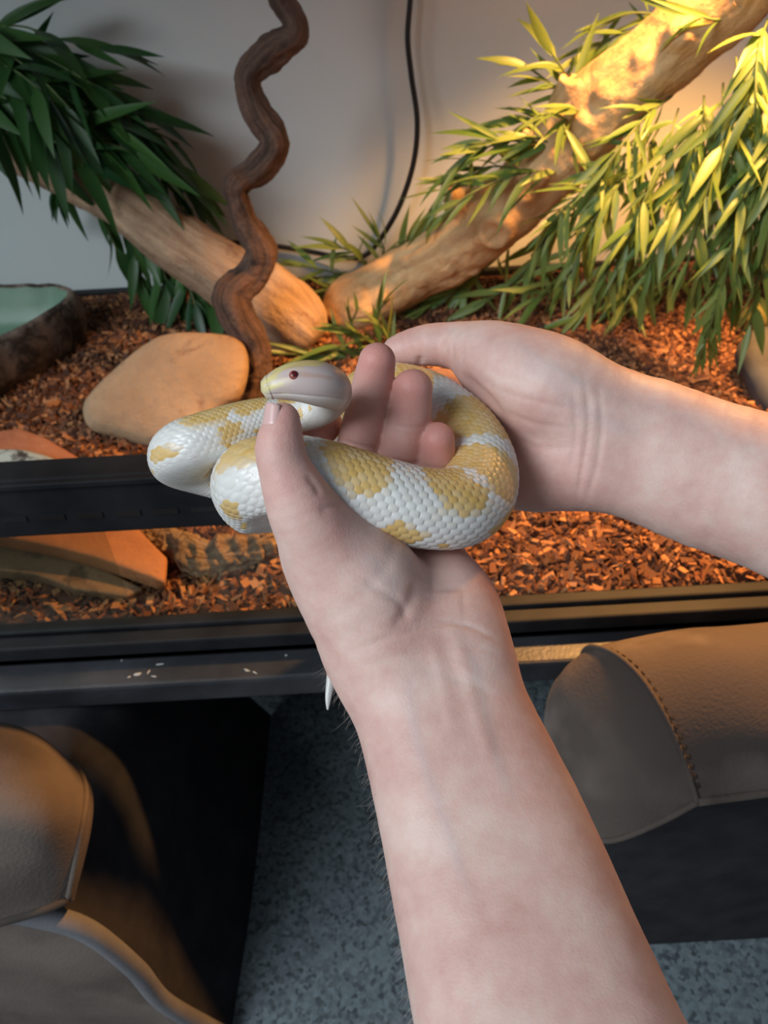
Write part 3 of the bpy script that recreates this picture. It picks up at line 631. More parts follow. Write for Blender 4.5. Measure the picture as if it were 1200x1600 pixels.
# seat with brown cushion and bowed end panel
s1 = empty('suede_seat', (.40, .33, 0)); tag(s1, 'brown suede seat with stitched rounded cushion in front of the stand', 'seat', 'suede seats before the terrarium')
seam = [W(1090, 1253, .462), W(1070, 1190, .460), W(1040, 1120, .464), W(1005, 1063, .476), W(970, 1028, .492), W(938, 1012, .512), W(915, 1014, .535), W(905, 1040, .565)]
far = [W(1330, 1222, .470), W(1315, 1140, .462), W(1295, 1070, .466), W(1275, 1015, .478), W(1250, 985, .496), W(1225, 972, .520), W(1205, 975, .550), W(1190, 1005, .580)]
midp = [W(1205, 1238, .464), W(1190, 1160, .456), W(1165, 1090, .460), W(1140, 1030, .472), W(1105, 998, .492), W(1075, 984, .515), W(1050, 988, .543), W(1040, 1015, .575)]
end = [np.array(f_)+np.array([.28, .02, 0]) for f_ in far]
patch('cushion', [seam, midp, far, end], M['suede'], s1, 60, 50)
outer = [W(1090, 1253, .462), W(1030, 1285, .476), W(960, 1312, .492), W(905, 1310, .508), W(868, 1240, .524), W(850, 1130, .542), W(868, 1062, .558), W(905, 1040, .565)]
mid1 = [np.array(a_)*.45+np.array(b_)*.55-_f*(.008*math.sin(math.pi*min(1, k_/6.5))) + np.array([-.006, 0, 0])*math.sin(math.pi*k_/7) for k_, (a_, b_) in enumerate(zip(seam, outer))]
patch('end_panel', [seam, mid1, outer], M['suede'], s1, 50, 50)
sm = resample(np.array(seam), 60)[0]
tube('seam_welt', np.hstack([sm[::4], np.full((15, 1), .0018)]), M['suede'], s1, 80, 8)
mp = resample(np.array(midp), 60)[0]
for i in range(3, 46, 2):
    a0 = sm[i]+(mp[i]-sm[i])*.055-_f*.0012; a1 = sm[i+1]+(mp[i+1]-sm[i+1])*.055-_f*.0012
    tube('stitch', [(*a0, .0005), (*(a0*.5+a1*.5-_f*.0004), .0006), (*a1, .0005)], M['thread'], s1, 4, 5)
bt = [p_ for p_ in (seam[0], midp[0], far[0], end[0])]
tube('bottom_welt', [(*p_, .0028) for p_ in bt], M['suede'], s1, 40, 8)
tube('bottom_welt', [(*p_, .0022) for p_ in outer[:4]], M['suede'], s1, 40, 8)
zb_ = min(seam[0][2], outer[2][2])
rows = [[np.array(p_)+np.array([0, .006, .004]) for p_ in (outer[3], outer[2], outer[1], seam[0], midp[0], far[0], end[0])]]
rows.append([np.array((p_[0], .265, zb_-.03)) for p_ in rows[0]]); rows.append([np.array((p_[0], .272, .14)) for p_ in rows[0]]); rows.append([np.array((p_[0], .282, .0)) for p_ in rows[0]])
patch('skirt', rows, M['fabric_black'], s1, 30, 40)
box('base', (rows[0][0][0]+.006, .288, 0), (end[0][0]-.01, .375, zb_-.02), M['fabric_black'], s1, .01)

# seat at the other side: cushion over an arched body
s2 = empty('suede_seat', (-.40, .33, 0)); tag(s2, 'suede seat with a grey front panel edged in pale piping', 'seat', 'suede seats before the terrarium')
YS = .228
arch = [ony(-260, 1440, YS), ony(-120, 1424, YS), ony(0, 1416, YS), ony(65, 1424, YS), ony(140, 1448, YS), ony(212, 1506, YS), ony(262, 1562, YS), ony(292, 1602, YS)]
arch[-1][2] = 0.0; arch[-1][0] = -.160
back = [np.array((p_[0]*1.0, .56, p_[2])) for p_ in arch]; back[-1][0] = -.150
mid_ = [np.array((p_[0], .36, p_[2])) for p_ in arch]; mid_[-1][0] = -.152
patch('body_cover', [arch, mid_, back], M['fabric_black'], s2, 30, 50)
bot = [np.array((p_[0], YS, 0.0)) for p_ in arch]; bot[-1] = arch[-1]+np.array([0, 0, 0])
mb = [np.array(p_)*.5+np.array(q_)*.5+np.array([0, -.006, 0]) for p_, q_ in zip(arch, bot)]
patch('front_panel', [arch, mb, bot], M['suede'], s2, 24, 50)
tube('piping', [(*(p_+np.array([0, -.003, 0])), .0075) for p_ in arch], M['piping'], s2, 70, 10)
# cushion on top
cs = [W(-160, 1470, .49), W(-40, 1450, .485), W(60, 1424, .487), W(106, 1406, .495)]
cm = [W(-160, 1330, .45), W(-30, 1300, .450), W(70, 1290, .462), W(126, 1300, .490)]
ct = [W(-160, 1190, .47), W(-20, 1190, .472), W(70, 1200, .490), W(134, 1235, .515)]
ctt = [W(-160, 1130, .51), W(-20, 1138, .512), W(60, 1152, .525), W(118, 1196, .545)]
cbk = [W(-160, 1120, .57), W(-20, 1125, .572), W(50, 1145, .575), W(100, 1200, .580)]
patch('cushion', [cs, cm, ct, ctt, cbk], M['suede'], s2, 60, 50)
es = [cs[3], cm[3], ct[3], ctt[3], cbk[3]]
eo = [W(112, 1412, .515), W(140, 1310, .525), W(144, 1250, .545), W(130, 1206, .565), W(104, 1204, .585)]
patch('end_panel', [es, [(np.array(a_)+np.array(b_))/2+np.array([.003, 0, .001]) for a_, b_ in zip(es, eo)], eo], M['suede'], s2, 20, 40)
tube('seam_welt', [(*p_, .0022) for p_ in es], M['suede'], s2, 50, 8)
tube('bottom_welt', [(*p_, .003) for p_ in cs], M['thread'], s2, 40, 8)

# ------------------------------------------------------------------ snake
# rows: px, py, depth, radius(m), dorsal direction in camera space (right, down, forward)
SN = [
 (408, 611, .2610, .0066, 0, -1, -.15), (430, 604, .2610, .0070, 0, -1, -.15), (462, 600, .2620, .0079, 0, -1, -.15), (493, 602, .2640, .0083, 0, -1, -.12), (512, 606, .2690, .0078, .15, -1, 0),
 (521, 611, .2775, .0068, .4, -1, .1), (521, 619, .2870, .0063, .4, -.9, .2), (511, 631, .2955, .0065, .2, -.9, .3), (487, 644, .3020, .0071, 0, -1, .2), (450, 651, .3040, .0079, 0, -1, .0), (415, 656, .3030, .0088, 0, -1, 0),
 (370, 670, .3010, .0101, 0, -1, .05), (325, 688, .2990, .0112, 0, -1, .1), (296, 700, .2995, .0117, 0, -1, .15), (281, 712, .3080, .0120, 0, -1, .15), (290, 724, .3220, .0123, 0, -1, .1), (325, 735, .3310, .0127, 0, -1, 0),
 (370, 748, .3340, .0132, 0, -1, 0), (408, 768, .3330, .0137, .2, -1, 0), (414, 786, .3240, .0142, .1, -1, -.1), (400, 779, .3120, .0146, -.6, -.9, -.2), (392, 760, .3000, .0150, -.7, -.8, -.3), (402, 748, .2890, .0153, -.5, -.85, -.3),
 (438, 744, .2850, .0155, -.2, -.95, -.2), (490, 750, .2850, .0156, 0, -.95, -.25), (545, 765, .2860, .0156, 0, -.9, -.4), (605, 783, .2880, .0156, 0, -.88, -.45), (660, 795, .2915, .0155, 0, -.85, -.5), (708, 795, .2970, .0155, .1, -.8, -.55), (738, 778, .3055, .0155, .1, -.75, -.6),
 (749, 748, .3160, .0154, 0, -.7, -.7), (744, 714, .3260, .0152, 0, -.65, -.75), (725, 680, .3350, .0150, 0, -.6, -.8), (697, 653, .3420, .0148, 0, -.6, -.8), (662, 630, .3470, .0146, 0, -.6, -.8), (625, 619, .3500, .0144, 0, -.65, -.75),
 (592, 617, .3520, .0141, 0, -.65, -.75), (565, 632, .3540, .0137, -.3, -.5, -.7), (552, 662, .3580, .0132, -.6, -.3, -.6), (545, 705, .3680, .0124, -.7, -.2, -.6), (525, 770, .3900, .0110, -.6, 0, .6), (500, 850, .4020, .0090, 0, 0, 1),
 (508, 930, .4020, .0066, 0, 0, 1), (524, 1000, .3960, .0044, 0, 0, 1), (519, 1050, .3900, .0026, -.5, 0, 1), (513, 1090, .3870, .0015, -.5, 0, 1), (512, 1109, .3860, .0004, -.5, 0, 1)]
ctrl = np.array([[*C(a[0], a[1], a[2]), a[3], a[4], a[5], a[6]] for a in SN])
NL, NM = 2300, 208
SP, SS = resample(ctrl, NL)
ker = np.ones(31)/31
for j in range(3):          # soften the path
    e = np.concatenate([np.full(15, SP[0, j]) - (SP[15:0:-1, j]-SP[0, j]), SP[:, j], SP[-1, j]-(SP[-2:-17:-1, j]-SP[-1, j])])
    SP[:, j] = np.convolve(e, ker, 'valid')
Tn, Nn, Bn = frames(SP[:, :3], SP[:, 4:7])
rad = SP[:, 3]
th = np.linspace(-np.pi, np.pi, NM, endpoint=False)       # 0 = dorsal
HL = .031                                                  # head length
s = SS; u = np.clip(s/HL, 0, 2)
# half width (a), half height up (bu) and down (bd) along the head
hw = np.interp(u, [0, .03, .10, .22, .40, .60, .78, .92, 1.1, 1.4], [.05, .42, .64, .78, .92, 1.06, 1.08, 1.02, .95, 1.0])
hu = np.interp(u, [0, .03, .10, .22, .40, .60, .80, 1.0, 1.4], [.05, .46, .70, .88, 1.0, 1.04, 1.02, 1.0, 1.0])
hd = np.interp(u, [0, .03, .10, .22, .40, .60, .80, 1.0, 1.4], [.05, .44, .60, .68, .76, .84, .92, 1.0, 1.0])
hk = np.ones(25)/25
for arr in (hw, hu, hd): arr[13:-13] = np.convolve(arr, hk, 'valid')[1:-1]
# body sits a little flattened where it rests
ct, sn_ = np.cos(th), np.sin(th)
up_s = np.where(ct[None, :] > 0, hu[:, None], hd[:, None])
X = rad[:, None]*hw[:, None]*1.02*sn_[None, :]
Y = rad[:, None]*up_s*ct[None, :]*.98
belly = np.clip((-ct-.72)/.28, 0, 1)
Y = Y*(1-.12*belly[None, :]*np.clip(u[:, None]-1, 0, 1))
# scale lattice
sig = np.concatenate([[0], np.cumsum(np.diff(s)/(np.clip(rad[1:], .002, 1)*.225))])   # in scale lengths
WT = math.radians(260/29)
SG = np.repeat(sig[:, None], NM, 1); TH = np.repeat(th[None, :], NL, 0)
best = np.full((NL, NM), 1e9); bi = np.zeros((NL, NM)); bj = np.zeros((NL, NM)); bds = np.zeros((NL, NM))
j0 = np.round(TH/WT)
for dj in (-1, 0, 1):
    jj = j0+dj; off = .5*(np.abs(jj) % 2)
    ii = np.round(SG-off); ds = SG-off-ii; dt = TH/WT-jj
    d2 = (ds/.62)**2+(dt/.78)**2
    mk = d2 < best; best = np.where(mk, d2, best); bi = np.where(mk, ii+off, bi); bj = np.where(mk, jj, bj); bds = np.where(mk, ds, bds)
dome = np.clip(1-best*1.15, 0, 1)**.5
bel = np.abs(TH) > math.radians(132)
fr = SG*1.0-np.floor(SG*1.0); scute = np.minimum(fr, 1-fr)*2; scute = np.clip(scute*5, 0, 1)
fade = np.clip((u[:, None]-1.0)/.35, 0, 1)
amp = rad[:, None]*.040
H = np.where(bel, amp*.35*scute, amp*(dome*.9+.35*bds))*fade
# mouth line, brow ridge and slight plates on the head
ml = math.radians(122); mw = math.radians(4)
mouth = np.exp(-((np.abs(TH)-ml-.10*np.sin(u[:, None]*3))/mw)**2)*np.clip((u[:, None]-.02)/.08, 0, 1)*np.clip((.86-u[:, None])/.1, 0, 1)
H = H-.0002*mouth
EU, ET = .36, math.radians(66)
esock = np.exp(-(((u[:, None]-EU)*HL/.0030)**2+((np.abs(TH)-ET)*.0070/.0028)**2))
H = H+.0002*esock+.00035*np.exp(-((np.abs(TH)-math.radians(48))/.14)**2)*np.exp(-((u[:, None]-EU)/.14)**2)
nost = np.exp(-(((u[:, None]-.09)*HL/.0006)**2+((np.abs(TH)-math.radians(72))*.0045/.0006)**2)); H = H-.0005*nost
rr_ = np.sqrt(X**2+Y**2)+1e-9
X2, Y2 = X*(1+H/rr_), Y*(1+H/rr_)
Vc = SP[:, None, :3]+Bn[:, None, :]*X2[..., None]*1.0+Nn[:, None, :]*Y2[..., None]
V = c2w(Vc.reshape(-1, 3))
# colour: golden saddles on white, picked scale by scale
sc = np.interp(bi.ravel(), sig, s).reshape(NL, NM); tc_ = bj*WT
rs = np.random.default_rng(5)
pos = .040; saddles = []; lats = []
while pos < s[-1]-.02:
    rloc = np.interp(pos, s, rad); ln = rloc*rs.uniform(1.15, 1.55)
    saddles.append((pos, ln*.55, math.radians(rs.uniform(62, 78)), rs.uniform(-.12, .12)))
    for sg_ in (-1, 1):
        lats.append((pos+ln*rs.uniform(.7, 1.0), rloc*rs.uniform(.34, .50), sg_*math.radians(rs.uniform(94, 106)), math.radians(rs.uniform(13, 19))))
        if rs.random() < .6: lats.append((pos+ln*rs.uniform(-.2, .2), rloc*rs.uniform(.16, .26), sg_*math.radians(rs.uniform(118, 127)), math.radians(rs.uniform(7, 10))))
    pos += ln*rs.uniform(1.42, 1.62)
n3 = np.stack([sc.ravel(), tc_.ravel()*.012, np.zeros(sc.size)], 1)
jit = vnoise(n3, .006, 77, 2).reshape(NL, NM)
cell = np.modf(np.abs(np.sin(bi*12.9898+bj*78.233)*43758.5453))[0]
yel = np.zeros((NL, NM))
for (p, l, wv, sh) in saddles:
    rows_ = np.abs(s-p) < l*2.2
    q = ((sc[rows_]-p)/l)**4+((tc_[rows_]-sh)/wv)**4
    yel[rows_] = np.maximum(yel[rows_], np.clip((1.25-q+jit[rows_]*1.1)*2.4, 0, 1)*(.88+.12*cell[rows_]))
for (p, l, t0, wv) in lats:
    rows_ = np.abs(s-p) < l*2.5
    q = ((sc[rows_]-p)/l)**2+((tc_[rows_]-t0)/wv)**2
    yel[rows_] = np.maximum(yel[rows_], np.clip((1.2-q+jit[rows_]*.9)*2.5, 0, 1)*.95)
yel = np.where(bel, yel*.35, yel)
white = np.array([.76, .74, .70]); cream = np.array([.78, .68, .42]); gold = np.array([.66, .42, .13]); pale = np.array([.76, .60, .32])
edge = np.clip(dome*1.3, 0, 1)[..., None]
basec = white*(1-.10*cell[..., None])+(cream-white)*(.16*np.clip(cell*2-1, 0, 1))[..., None]*(np.abs(TH) < 1.4)[..., None]
gcol = pale+(gold-pale)*(.45+.55*edge)*(.75+.25*cell[..., None])
colr = basec*(1-yel[..., None])+gcol*yel[..., None]
# head: washed yellow crown, pinkish lips
hm = np.clip(1-fade, 0, 1)[..., None]
hn = 1.5*vnoise(np.stack([np.repeat(s, NM)*.7, np.tile(np.abs(th)*.012, NL), np.zeros(NL*NM)], 1), .0042, 9, 3).reshape(NL, NM)
aT = np.abs(TH); U_ = u[:, None]
def lerp3(c_, w_, k_): w_ = np.clip(w_, 0, 1)[..., None]*k_; return c_*(1-w_)+np.array(c2_)*w_
hc = np.broadcast_to(np.array([.55, .44, .41]), (NL, NM, 3)).copy()
c2_ = (.68, .52, .18); hc = lerp3(hc, (1.1-aT)*1.3+hn*2.6, .9)                    # crown
c2_ = (.74, .66, .30); hc = lerp3(hc, 1-U_/.30+hn*.8+0*aT, .7)                       # snout
c2_ = (.52, .29, .14); hc = lerp3(hc, 1.3-((U_-.84)/.22)**2-((aT-1.1)/.50)**2+hn*2.4, .9)   # cheek blotch
c2_ = (.50, .31, .24); hc = lerp3(hc, 1.1-((aT-1.15-.5*(U_-EU))/.17)**2-((U_-.55)/.28)**2+hn*2.0, .75)   # stripe behind the eye
c2_ = (.80, .74, .68); hc = lerp3(hc, (aT-2.05)*4+hn, .7)                            # pale lip and chin
hc = hc*(1-.5*(esock*.8)[..., None])+np.array([.60, .42, .38])*.5*(esock*.8)[..., None]
colr = colr*(1-hm)+hc*hm
T0 = np.vstack([np.stack([np.full(NM, NL*NM), (np.arange(NM)+1) % NM, np.arange(NM)], 1), np.stack([np.full(NM, NL*NM+1), (NL-1)*NM+np.arange(NM), (NL-1)*NM+(np.arange(NM)+1) % NM], 1)])
Vf = np.vstack([V, V[:NM].mean(0), V[-NM:].mean(0)])
me = mesh_np('snake', Vf, grid_quads(NL, NM), True, T0); attr_color(me, 'tint', np.vstack([colr.reshape(-1, 3), colr[0, 0], colr[-1, 0]]))
def snake_mat():
    m, nt, b = newmat('snake_scales'); L = nt.links
    a = nd(nt, 'ShaderNodeAttribute', attribute_name='tint'); L.new(a.outputs['Color'], b.inputs['Base Color'])
    b.inputs['Roughness'].default_value = .34; b.inputs['Specular IOR Level'].default_value = .5
    b.inputs['Subsurface Weight'].default_value = .10; b.inputs['Subsurface Radius'].default_value = (1, .6, .4); b.inputs['Subsurface Scale'].default_value = .0015
    return m
snake = obj('snake', me, snake_mat()); tag(snake, 'white snake with golden saddle blotches coiled in two hands', 'snake')
# eyes
ie = int(np.argmin(np.abs(u-EU)))
def eye_mat(name, c, rough=.08):
    m, nt, b = newmat(name); b.inputs['Base Color'].default_value = (*c, 1); b.inputs['Roughness'].default_value = rough; return m
EM = eye_mat('pink_eye', (.30, .09, .07)); PM = eye_mat('red_pupil', (.10, .010, .012))
for sg_ in (-1, 1):
    ang = sg_*ET; jx = int(np.argmin(np.abs(th-ang)))
    pc = Vc[ie, jx]; nrm = Bn[ie]*math.sin(ang)+Nn[ie]*math.cos(ang); nrm /= np.linalg.norm(nrm)
    bm = bmesh.new(); bmesh.ops.create_uvsphere(bm, u_segments=24, v_segments=16, radius=.0019)
    e = bm_obj('eye', bm, EM, snake, True); e.matrix_basis = Matrix.Translation(Vector(c2w(pc-nrm*.0012)))
    wn = nrm @ BAS
    bm = bmesh.new(); bmesh.ops.create_uvsphere(bm, u_segments=20, v_segments=12, radius=.00105)
    for v_ in bm.verts: v_.co.z *= .35
    pu = bm_obj('pupil', bm, PM, None, True); pu.parent = e
    pu.matrix_basis = Matrix.Translation(Vector(wn)*.00172) @ Vector(wn).to_track_quat('Z', 'Y').to_matrix().to_4x4()

# ------------------------------------------------------------------ arms and hands (signed distance field -> one skin surface each)
def smin(a_, b_, k_):
    h = np.maximum(k_-np.abs(a_-b_), 0)/k_
    return np.minimum(a_, b_)-h*h*k_*.25

class Field:
    def __init__(self, lo_, hi_, h):
        self.lo = np.array(lo_, np.float32); self.h = h; self.n = np.ceil((np.array(hi_)-lo_)/h).astype(int)+1
        self.ax = [self.lo[i]+h*np.arange(self.n[i], dtype=np.float32) for i in range(3)]
    def new(self): return np.full(tuple(self.n), .05, np.float32)
    def cone(self, D, a_, ra, b_, rb, k_, flat=None):
        """tapered capsule blended into D; flat=(axis, factor) widens it across the axis"""
        a_ = np.asarray(a_, np.float32); b_ = np.asarray(b_, np.float32); R = max(ra, rb)*1.05+k_+.004
        i0 = np.maximum(np.floor((np.minimum(a_, b_)-R-self.lo)/self.h).astype(int), 0); i1 = np.minimum(np.ceil((np.maximum(a_, b_)+R-self.lo)/self.h).astype(int)+1, self.n)
        if (i1 <= i0).any(): return
        sl = tuple(slice(i0[q], i1[q]) for q in range(3))
        x = self.ax[0][sl[0]][:, None, None]-a_[0]; y = self.ax[1][sl[1]][None, :, None]-a_[1]; z = self.ax[2][sl[2]][None, None, :]-a_[2]
        ab = b_-a_; L2 = float(ab @ ab)+1e-12
        t = np.clip((x*ab[0]+y*ab[1]+z*ab[2])/L2, 0, 1)
        d = np.sqrt((x-t*ab[0])**2+(y-t*ab[1])**2+(z-t*ab[2])**2)-(ra+(rb-ra)*t)
        D[sl] = smin(D[sl], d, k_)
    def chain(self, D, pts, k_):
        if len(pts) > 3:
            R_ = resample(np.array([[*p[0], p[1]] for p in pts]), len(pts)*3); pts = [(q[:3], q[3]) for q in R_[0]]
        A_ = np.array([p[0] for p in pts]); R_ = max(p[1] for p in pts)+k_+.004
        i0 = np.maximum(np.floor((A_.min(0)-R_-self.lo)/self.h).astype(int), 0); i1 = np.minimum(np.ceil((A_.max(0)+R_-self.lo)/self.h).astype(int)+1, self.n)
        sl = tuple(slice(i0[q], i1[q]) for q in range(3)); sf = Field.__new__(Field)
        sf.lo = self.lo+self.h*i0; sf.h = self.h; sf.n = i1-i0; sf.ax = [self.ax[q][sl[q]] for q in range(3)]; G = sf.new()
        for p, q in zip(pts[:-1], pts[1:]): sf.cone(G, p[0], p[1], q[0], q[1], 1e-5)
        D[sl] = smin(D[sl], G, k_)

def surface_nets(D, lo_, h):
    S = D < 0; n = D.shape
    cnt = sum(S[i:n[0]-1+i, j:n[1]-1+j, k:n[2]-1+k].astype(np.int8) for i in (0, 1) for j in (0, 1) for k in (0, 1))
    act = (cnt > 0) & (cnt < 8); idx = np.full(act.shape, -1, np.int64); cells = np.argwhere(act); idx[act] = np.arange(len(cells))
    acc = np.zeros((len(cells), 3)); num = np.zeros(len(cells))
    cor = [(i, j, k) for i in (0, 1) for j in (0, 1) for k in (0, 1)]
    val = {c_: D[cells[:, 0]+c_[0], cells[:, 1]+c_[1], cells[:, 2]+c_[2]] for c_ in cor}
    for c1 in cor:
        for ax in range(3):
            if c1[ax]: continue
            c2 = list(c1); c2[ax] = 1; c2 = tuple(c2); v1, v2 = val[c1], val[c2]; cr = (v1 < 0) != (v2 < 0)
            t = np.where(cr, v1/np.where(cr, v1-v2, 1), 0); p = np.array(c1, float)[None]+t[:, None]*np.eye(3)[ax]
            acc += np.where(cr[:, None], p, 0); num += cr
    V = lo_+h*(cells+acc/num[:, None]); quads = []
    for ax in range(3):
        b1_, b2_ = [(1, 2), (2, 0), (0, 1)][ax]
        s1_ = np.take(S, range(0, n[ax]-1), ax); s2_ = np.take(S, range(1, n[ax]), ax); e = np.argwhere(s1_ != s2_)
        ok = (e[:, b1_] > 0) & (e[:, b2_] > 0) & (e[:, b1_] < n[b1_]-1) & (e[:, b2_] < n[b2_]-1); e = e[ok]
        def g(da, db): q = e.copy(); q[:, b1_] -= da; q[:, b2_] -= db; return idx[q[:, 0], q[:, 1], q[:, 2]]
        q = np.stack([g(1, 1), g(0, 1), g(0, 0), g(1, 0)], 1); fl_ = ~S[e[:, 0], e[:, 1], e[:, 2]]
        q[fl_] = q[fl_][:, ::-1]; quads.append(q)
    return V, np.vstack(quads)

def relax(V, Q, it=3, lam=.5):
    E = np.vstack([Q[:, [0, 1]], Q[:, [1, 2]], Q[:, [2, 3]], Q[:, [3, 0]]]); E = np.vstack([E, E[:, ::-1]])
    deg = np.bincount(E[:, 0], minlength=len(V))[:, None]
    for k in range(it):
        for l_ in (lam, -lam*1.04):
            S_ = np.stack([np.bincount(E[:, 0], weights=V[E[:, 1], c_], minlength=len(V)) for c_ in range(3)], 1)
            V = V+l_*(S_/np.maximum(deg, 1)-V)
    return V
def normals(V, Q):
    fn = np.cross(V[Q[:, 2]]-V[Q[:, 0]], V[Q[:, 3]]-V[Q[:, 1]])
    N = np.stack([np.bincount(Q.ravel(), weights=np.repeat(fn[:, c_], 4), minlength=len(V)) for c_ in range(3)], 1)
    return N/(np.linalg.norm(N, axis=1)[:, None]+1e-12)

def K(px, py, d, r): return (C(px, py, d), r*d/F)       # joint from pixel, depth and radius in pixels

def crease_disp(V, N, lines):
    """raise or press the skin along lines drawn where the camera sees it"""
    pxy = np.stack([600+F*V[:, 0]/V[:, 2], 800+F*V[:, 1]/V[:, 2]], 1); face = np.clip(-N[:, 2]*2, 0, 1)
    out = np.zeros(len(V)); vein = np.zeros(len(V))
    for pts, wpx, dep, kind, drange in lines:
        P = np.array(pts, float)
        if len(P) > 2: P = resample(np.hstack([P, np.zeros((len(P), 1))]), 24)[0][:, :2]
        dm = np.full(len(V), 1e9); tt = np.zeros(len(V))
        for k, (a_, b_) in enumerate(zip(P[:-1], P[1:])):
            ab = b_-a_; t = np.clip(((pxy-a_) @ ab)/(ab @ ab+1e-9), 0, 1); d = np.linalg.norm(pxy-a_-t[:, None]*ab, axis=1)
            m_ = d < dm; dm[m_] = d[m_]; tt[m_] = (k+t[m_])/(len(P)-1)
        wgt = np.exp(-(dm/wpx)**2)*face*np.clip(np.minimum(tt, 1-tt)*5+.15, 0, 1)*((V[:, 2] > drange[0]) & (V[:, 2] < drange[1]))
        out += dep*wgt
        if kind == 'vein': vein = np.maximum(vein, wgt)
    return out, vein

def make_arm(prims_palm, fingers, thumb, lo_, hi_, h, lines, redpts, kpalm=.012, kf=.006, kth=.010, kft=.0012):
    Fd = Field(lo_, hi_, h); D = Fd.new()
    for ch in prims_palm: Fd.chain(D, ch, kpalm)
    Fg = Fd.new()
    for ch in fingers:
        G = Fd.new(); Fd.chain(G, ch, .004); Fg = smin(Fg, G, kft)
    D = smin(D, Fg, kf)
    G = Fd.new(); Fd.chain(G, thumb, .006); D = smin(D, G, kth)
    V, Q = surface_nets(D, Fd.lo, h); V = relax(V, Q, 3)
    N = normals(V, Q)
    o_, vein = crease_disp(V, N, lines); V = V+N*o_[:, None]
    V = V+N*(.00022*vnoise(V, .010, 91, 2))[:, None]
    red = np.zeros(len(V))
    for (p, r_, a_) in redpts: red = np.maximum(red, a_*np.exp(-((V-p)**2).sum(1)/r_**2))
    return V, Q, N, red, vein

def skin_mat():
    m, nt, b = newmat('skin'); L = nt.links
    tc = nd(nt, 'ShaderNodeTexCoord')
    n1 = nd(nt, 'ShaderNodeTexNoise', i_Scale=38.0, i_Detail=7.0, i_Roughness=.66); L.new(tc.outputs['Object'], n1.inputs['Vector'])
    r1 = ramp(nt, [(.32, (.60, .345, .295)), (.50, (.68, .450, .385)), (.66, (.74, .545, .475))]); L.new(n1.outputs[0], r1.inputs[0])
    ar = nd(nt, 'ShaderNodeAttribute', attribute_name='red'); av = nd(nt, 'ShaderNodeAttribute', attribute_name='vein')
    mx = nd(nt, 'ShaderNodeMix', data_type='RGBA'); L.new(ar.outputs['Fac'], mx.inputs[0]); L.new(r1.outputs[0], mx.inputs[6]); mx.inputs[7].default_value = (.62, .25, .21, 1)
    mv = nd(nt, 'ShaderNodeMath', operation='MULTIPLY'); mv.inputs[1].default_value = .22; L.new(av.outputs['Fac'], mv.inputs[0])
    m2 = nd(nt, 'ShaderNodeMix', data_type='RGBA'); L.new(mv.outputs[0], m2.inputs[0]); L.new(mx.outputs[2], m2.inputs[6]); m2.inputs[7].default_value = (.42, .40, .42, 1)
    L.new(m2.outputs[2], b.inputs['Base Color'])
    b.inputs['Roughness'].default_value = .52; b.inputs['Specular IOR Level'].default_value = .38
    b.inputs['Subsurface Weight'].default_value = .22; b.inputs['Subsurface Radius'].default_value = (1, .32, .18); b.inputs['Subsurface Scale'].default_value = .004
    v1 = nd(nt, 'ShaderNodeTexVoronoi', i_Scale=1100.0); L.new(tc.outputs['Object'], v1.inputs['Vector'])
    n2 = nd(nt, 'ShaderNodeTexNoise', i_Scale=520.0, i_Detail=4.0); L.new(tc.outputs['Object'], n2.inputs['Vector'])
    ad = nd(nt, 'ShaderNodeMath', operation='ADD'); L.new(v1.outputs['Distance'], ad.inputs[0]); L.new(n2.outputs[0], ad.inputs[1])
    bp = nd(nt, 'ShaderNodeBump', i_Strength=.15, i_Distance=.0004); L.new(ad.outputs[0], bp.inputs['Height']); L.new(bp.outputs[0], b.inputs['Normal'])
    return m
SKIN = skin_mat()
person = empty('person', (0.0, .18, .50)); tag(person, 'person seen as two bare forearms, both hands cradling the snake', 'person')

# --- arm from below: thumb in front of the coil, three fingers raised through it
Lp = [
 [K(605, 1030, .288, 80), K(640, 1110, .281, 86), K(700, 1300, .262, 104), K(785, 1610, .226, 134), K(860, 1830, .200, 158), (np.array([.062, .235, .150]), .034), (np.array([.078, .278, .112]), .036)],
 [K(712, 1025, .290, 78), K(738, 1100, .284, 84), K(812, 1290, .264, 106), K(912, 1590, .228, 140), K(995, 1800, .204, 165), (np.array([.088, .235, .154]), .034), (np.array([.100, .275, .116]), .036)],
 [K(655, 1040, .290, 78), K(760, 1300, .266, 110), K(850, 1600, .230, 150)],
 [K(605, 1030, .288, 80), K(585, 965, .288, 98), K(545, 900, .287, 84), K(520, 868, .286, 70)],     # thenar
 [K(712, 1025, .290, 78), K(705, 950, .298, 72), K(680, 905, .312, 60), K(655, 850, .330, 48)],     # outer palm
 [K(650, 1000, .296, 70), K(600, 880, .325, 56), K(560, 815, .342, 48)],
 [K(600, 960, .300, 70), K(530, 850, .328, 52), K(500, 800, .338, 46)],
 [K(700, 960, .305, 62), K(630, 840, .335, 50)],
]
Lf = [
 [K(492, 800, .338, 44), K(474, 728, .330, 38), K(486, 684, .327, 33), K(506, 662, .329, 29)],
 [K(540, 805, .346, 44), K(565, 692, .323, 38), K(579, 620, .309, 34), K(589, 565, .301, 29.5)],
 [K(600, 820, .343, 43), K(626, 725, .322, 38), K(638, 660, .309, 34.5), K(645, 607, .302, 31)],
 [K(650, 842, .336, 40), K(677, 765, .321, 34), K(683, 715, .313, 29), K(684, 686, .307, 26.5)],
]
Lt = [K(560, 905, .284, 86), K(520, 865, .279, 74), K(472, 792, .2675, 55), K(444, 730, .2635, 41), K(437, 700, .2625, 39), K(440, 668, .2615, 31), K(441, 656, .2615, 27.5)]
ZL = (0.0, .5)
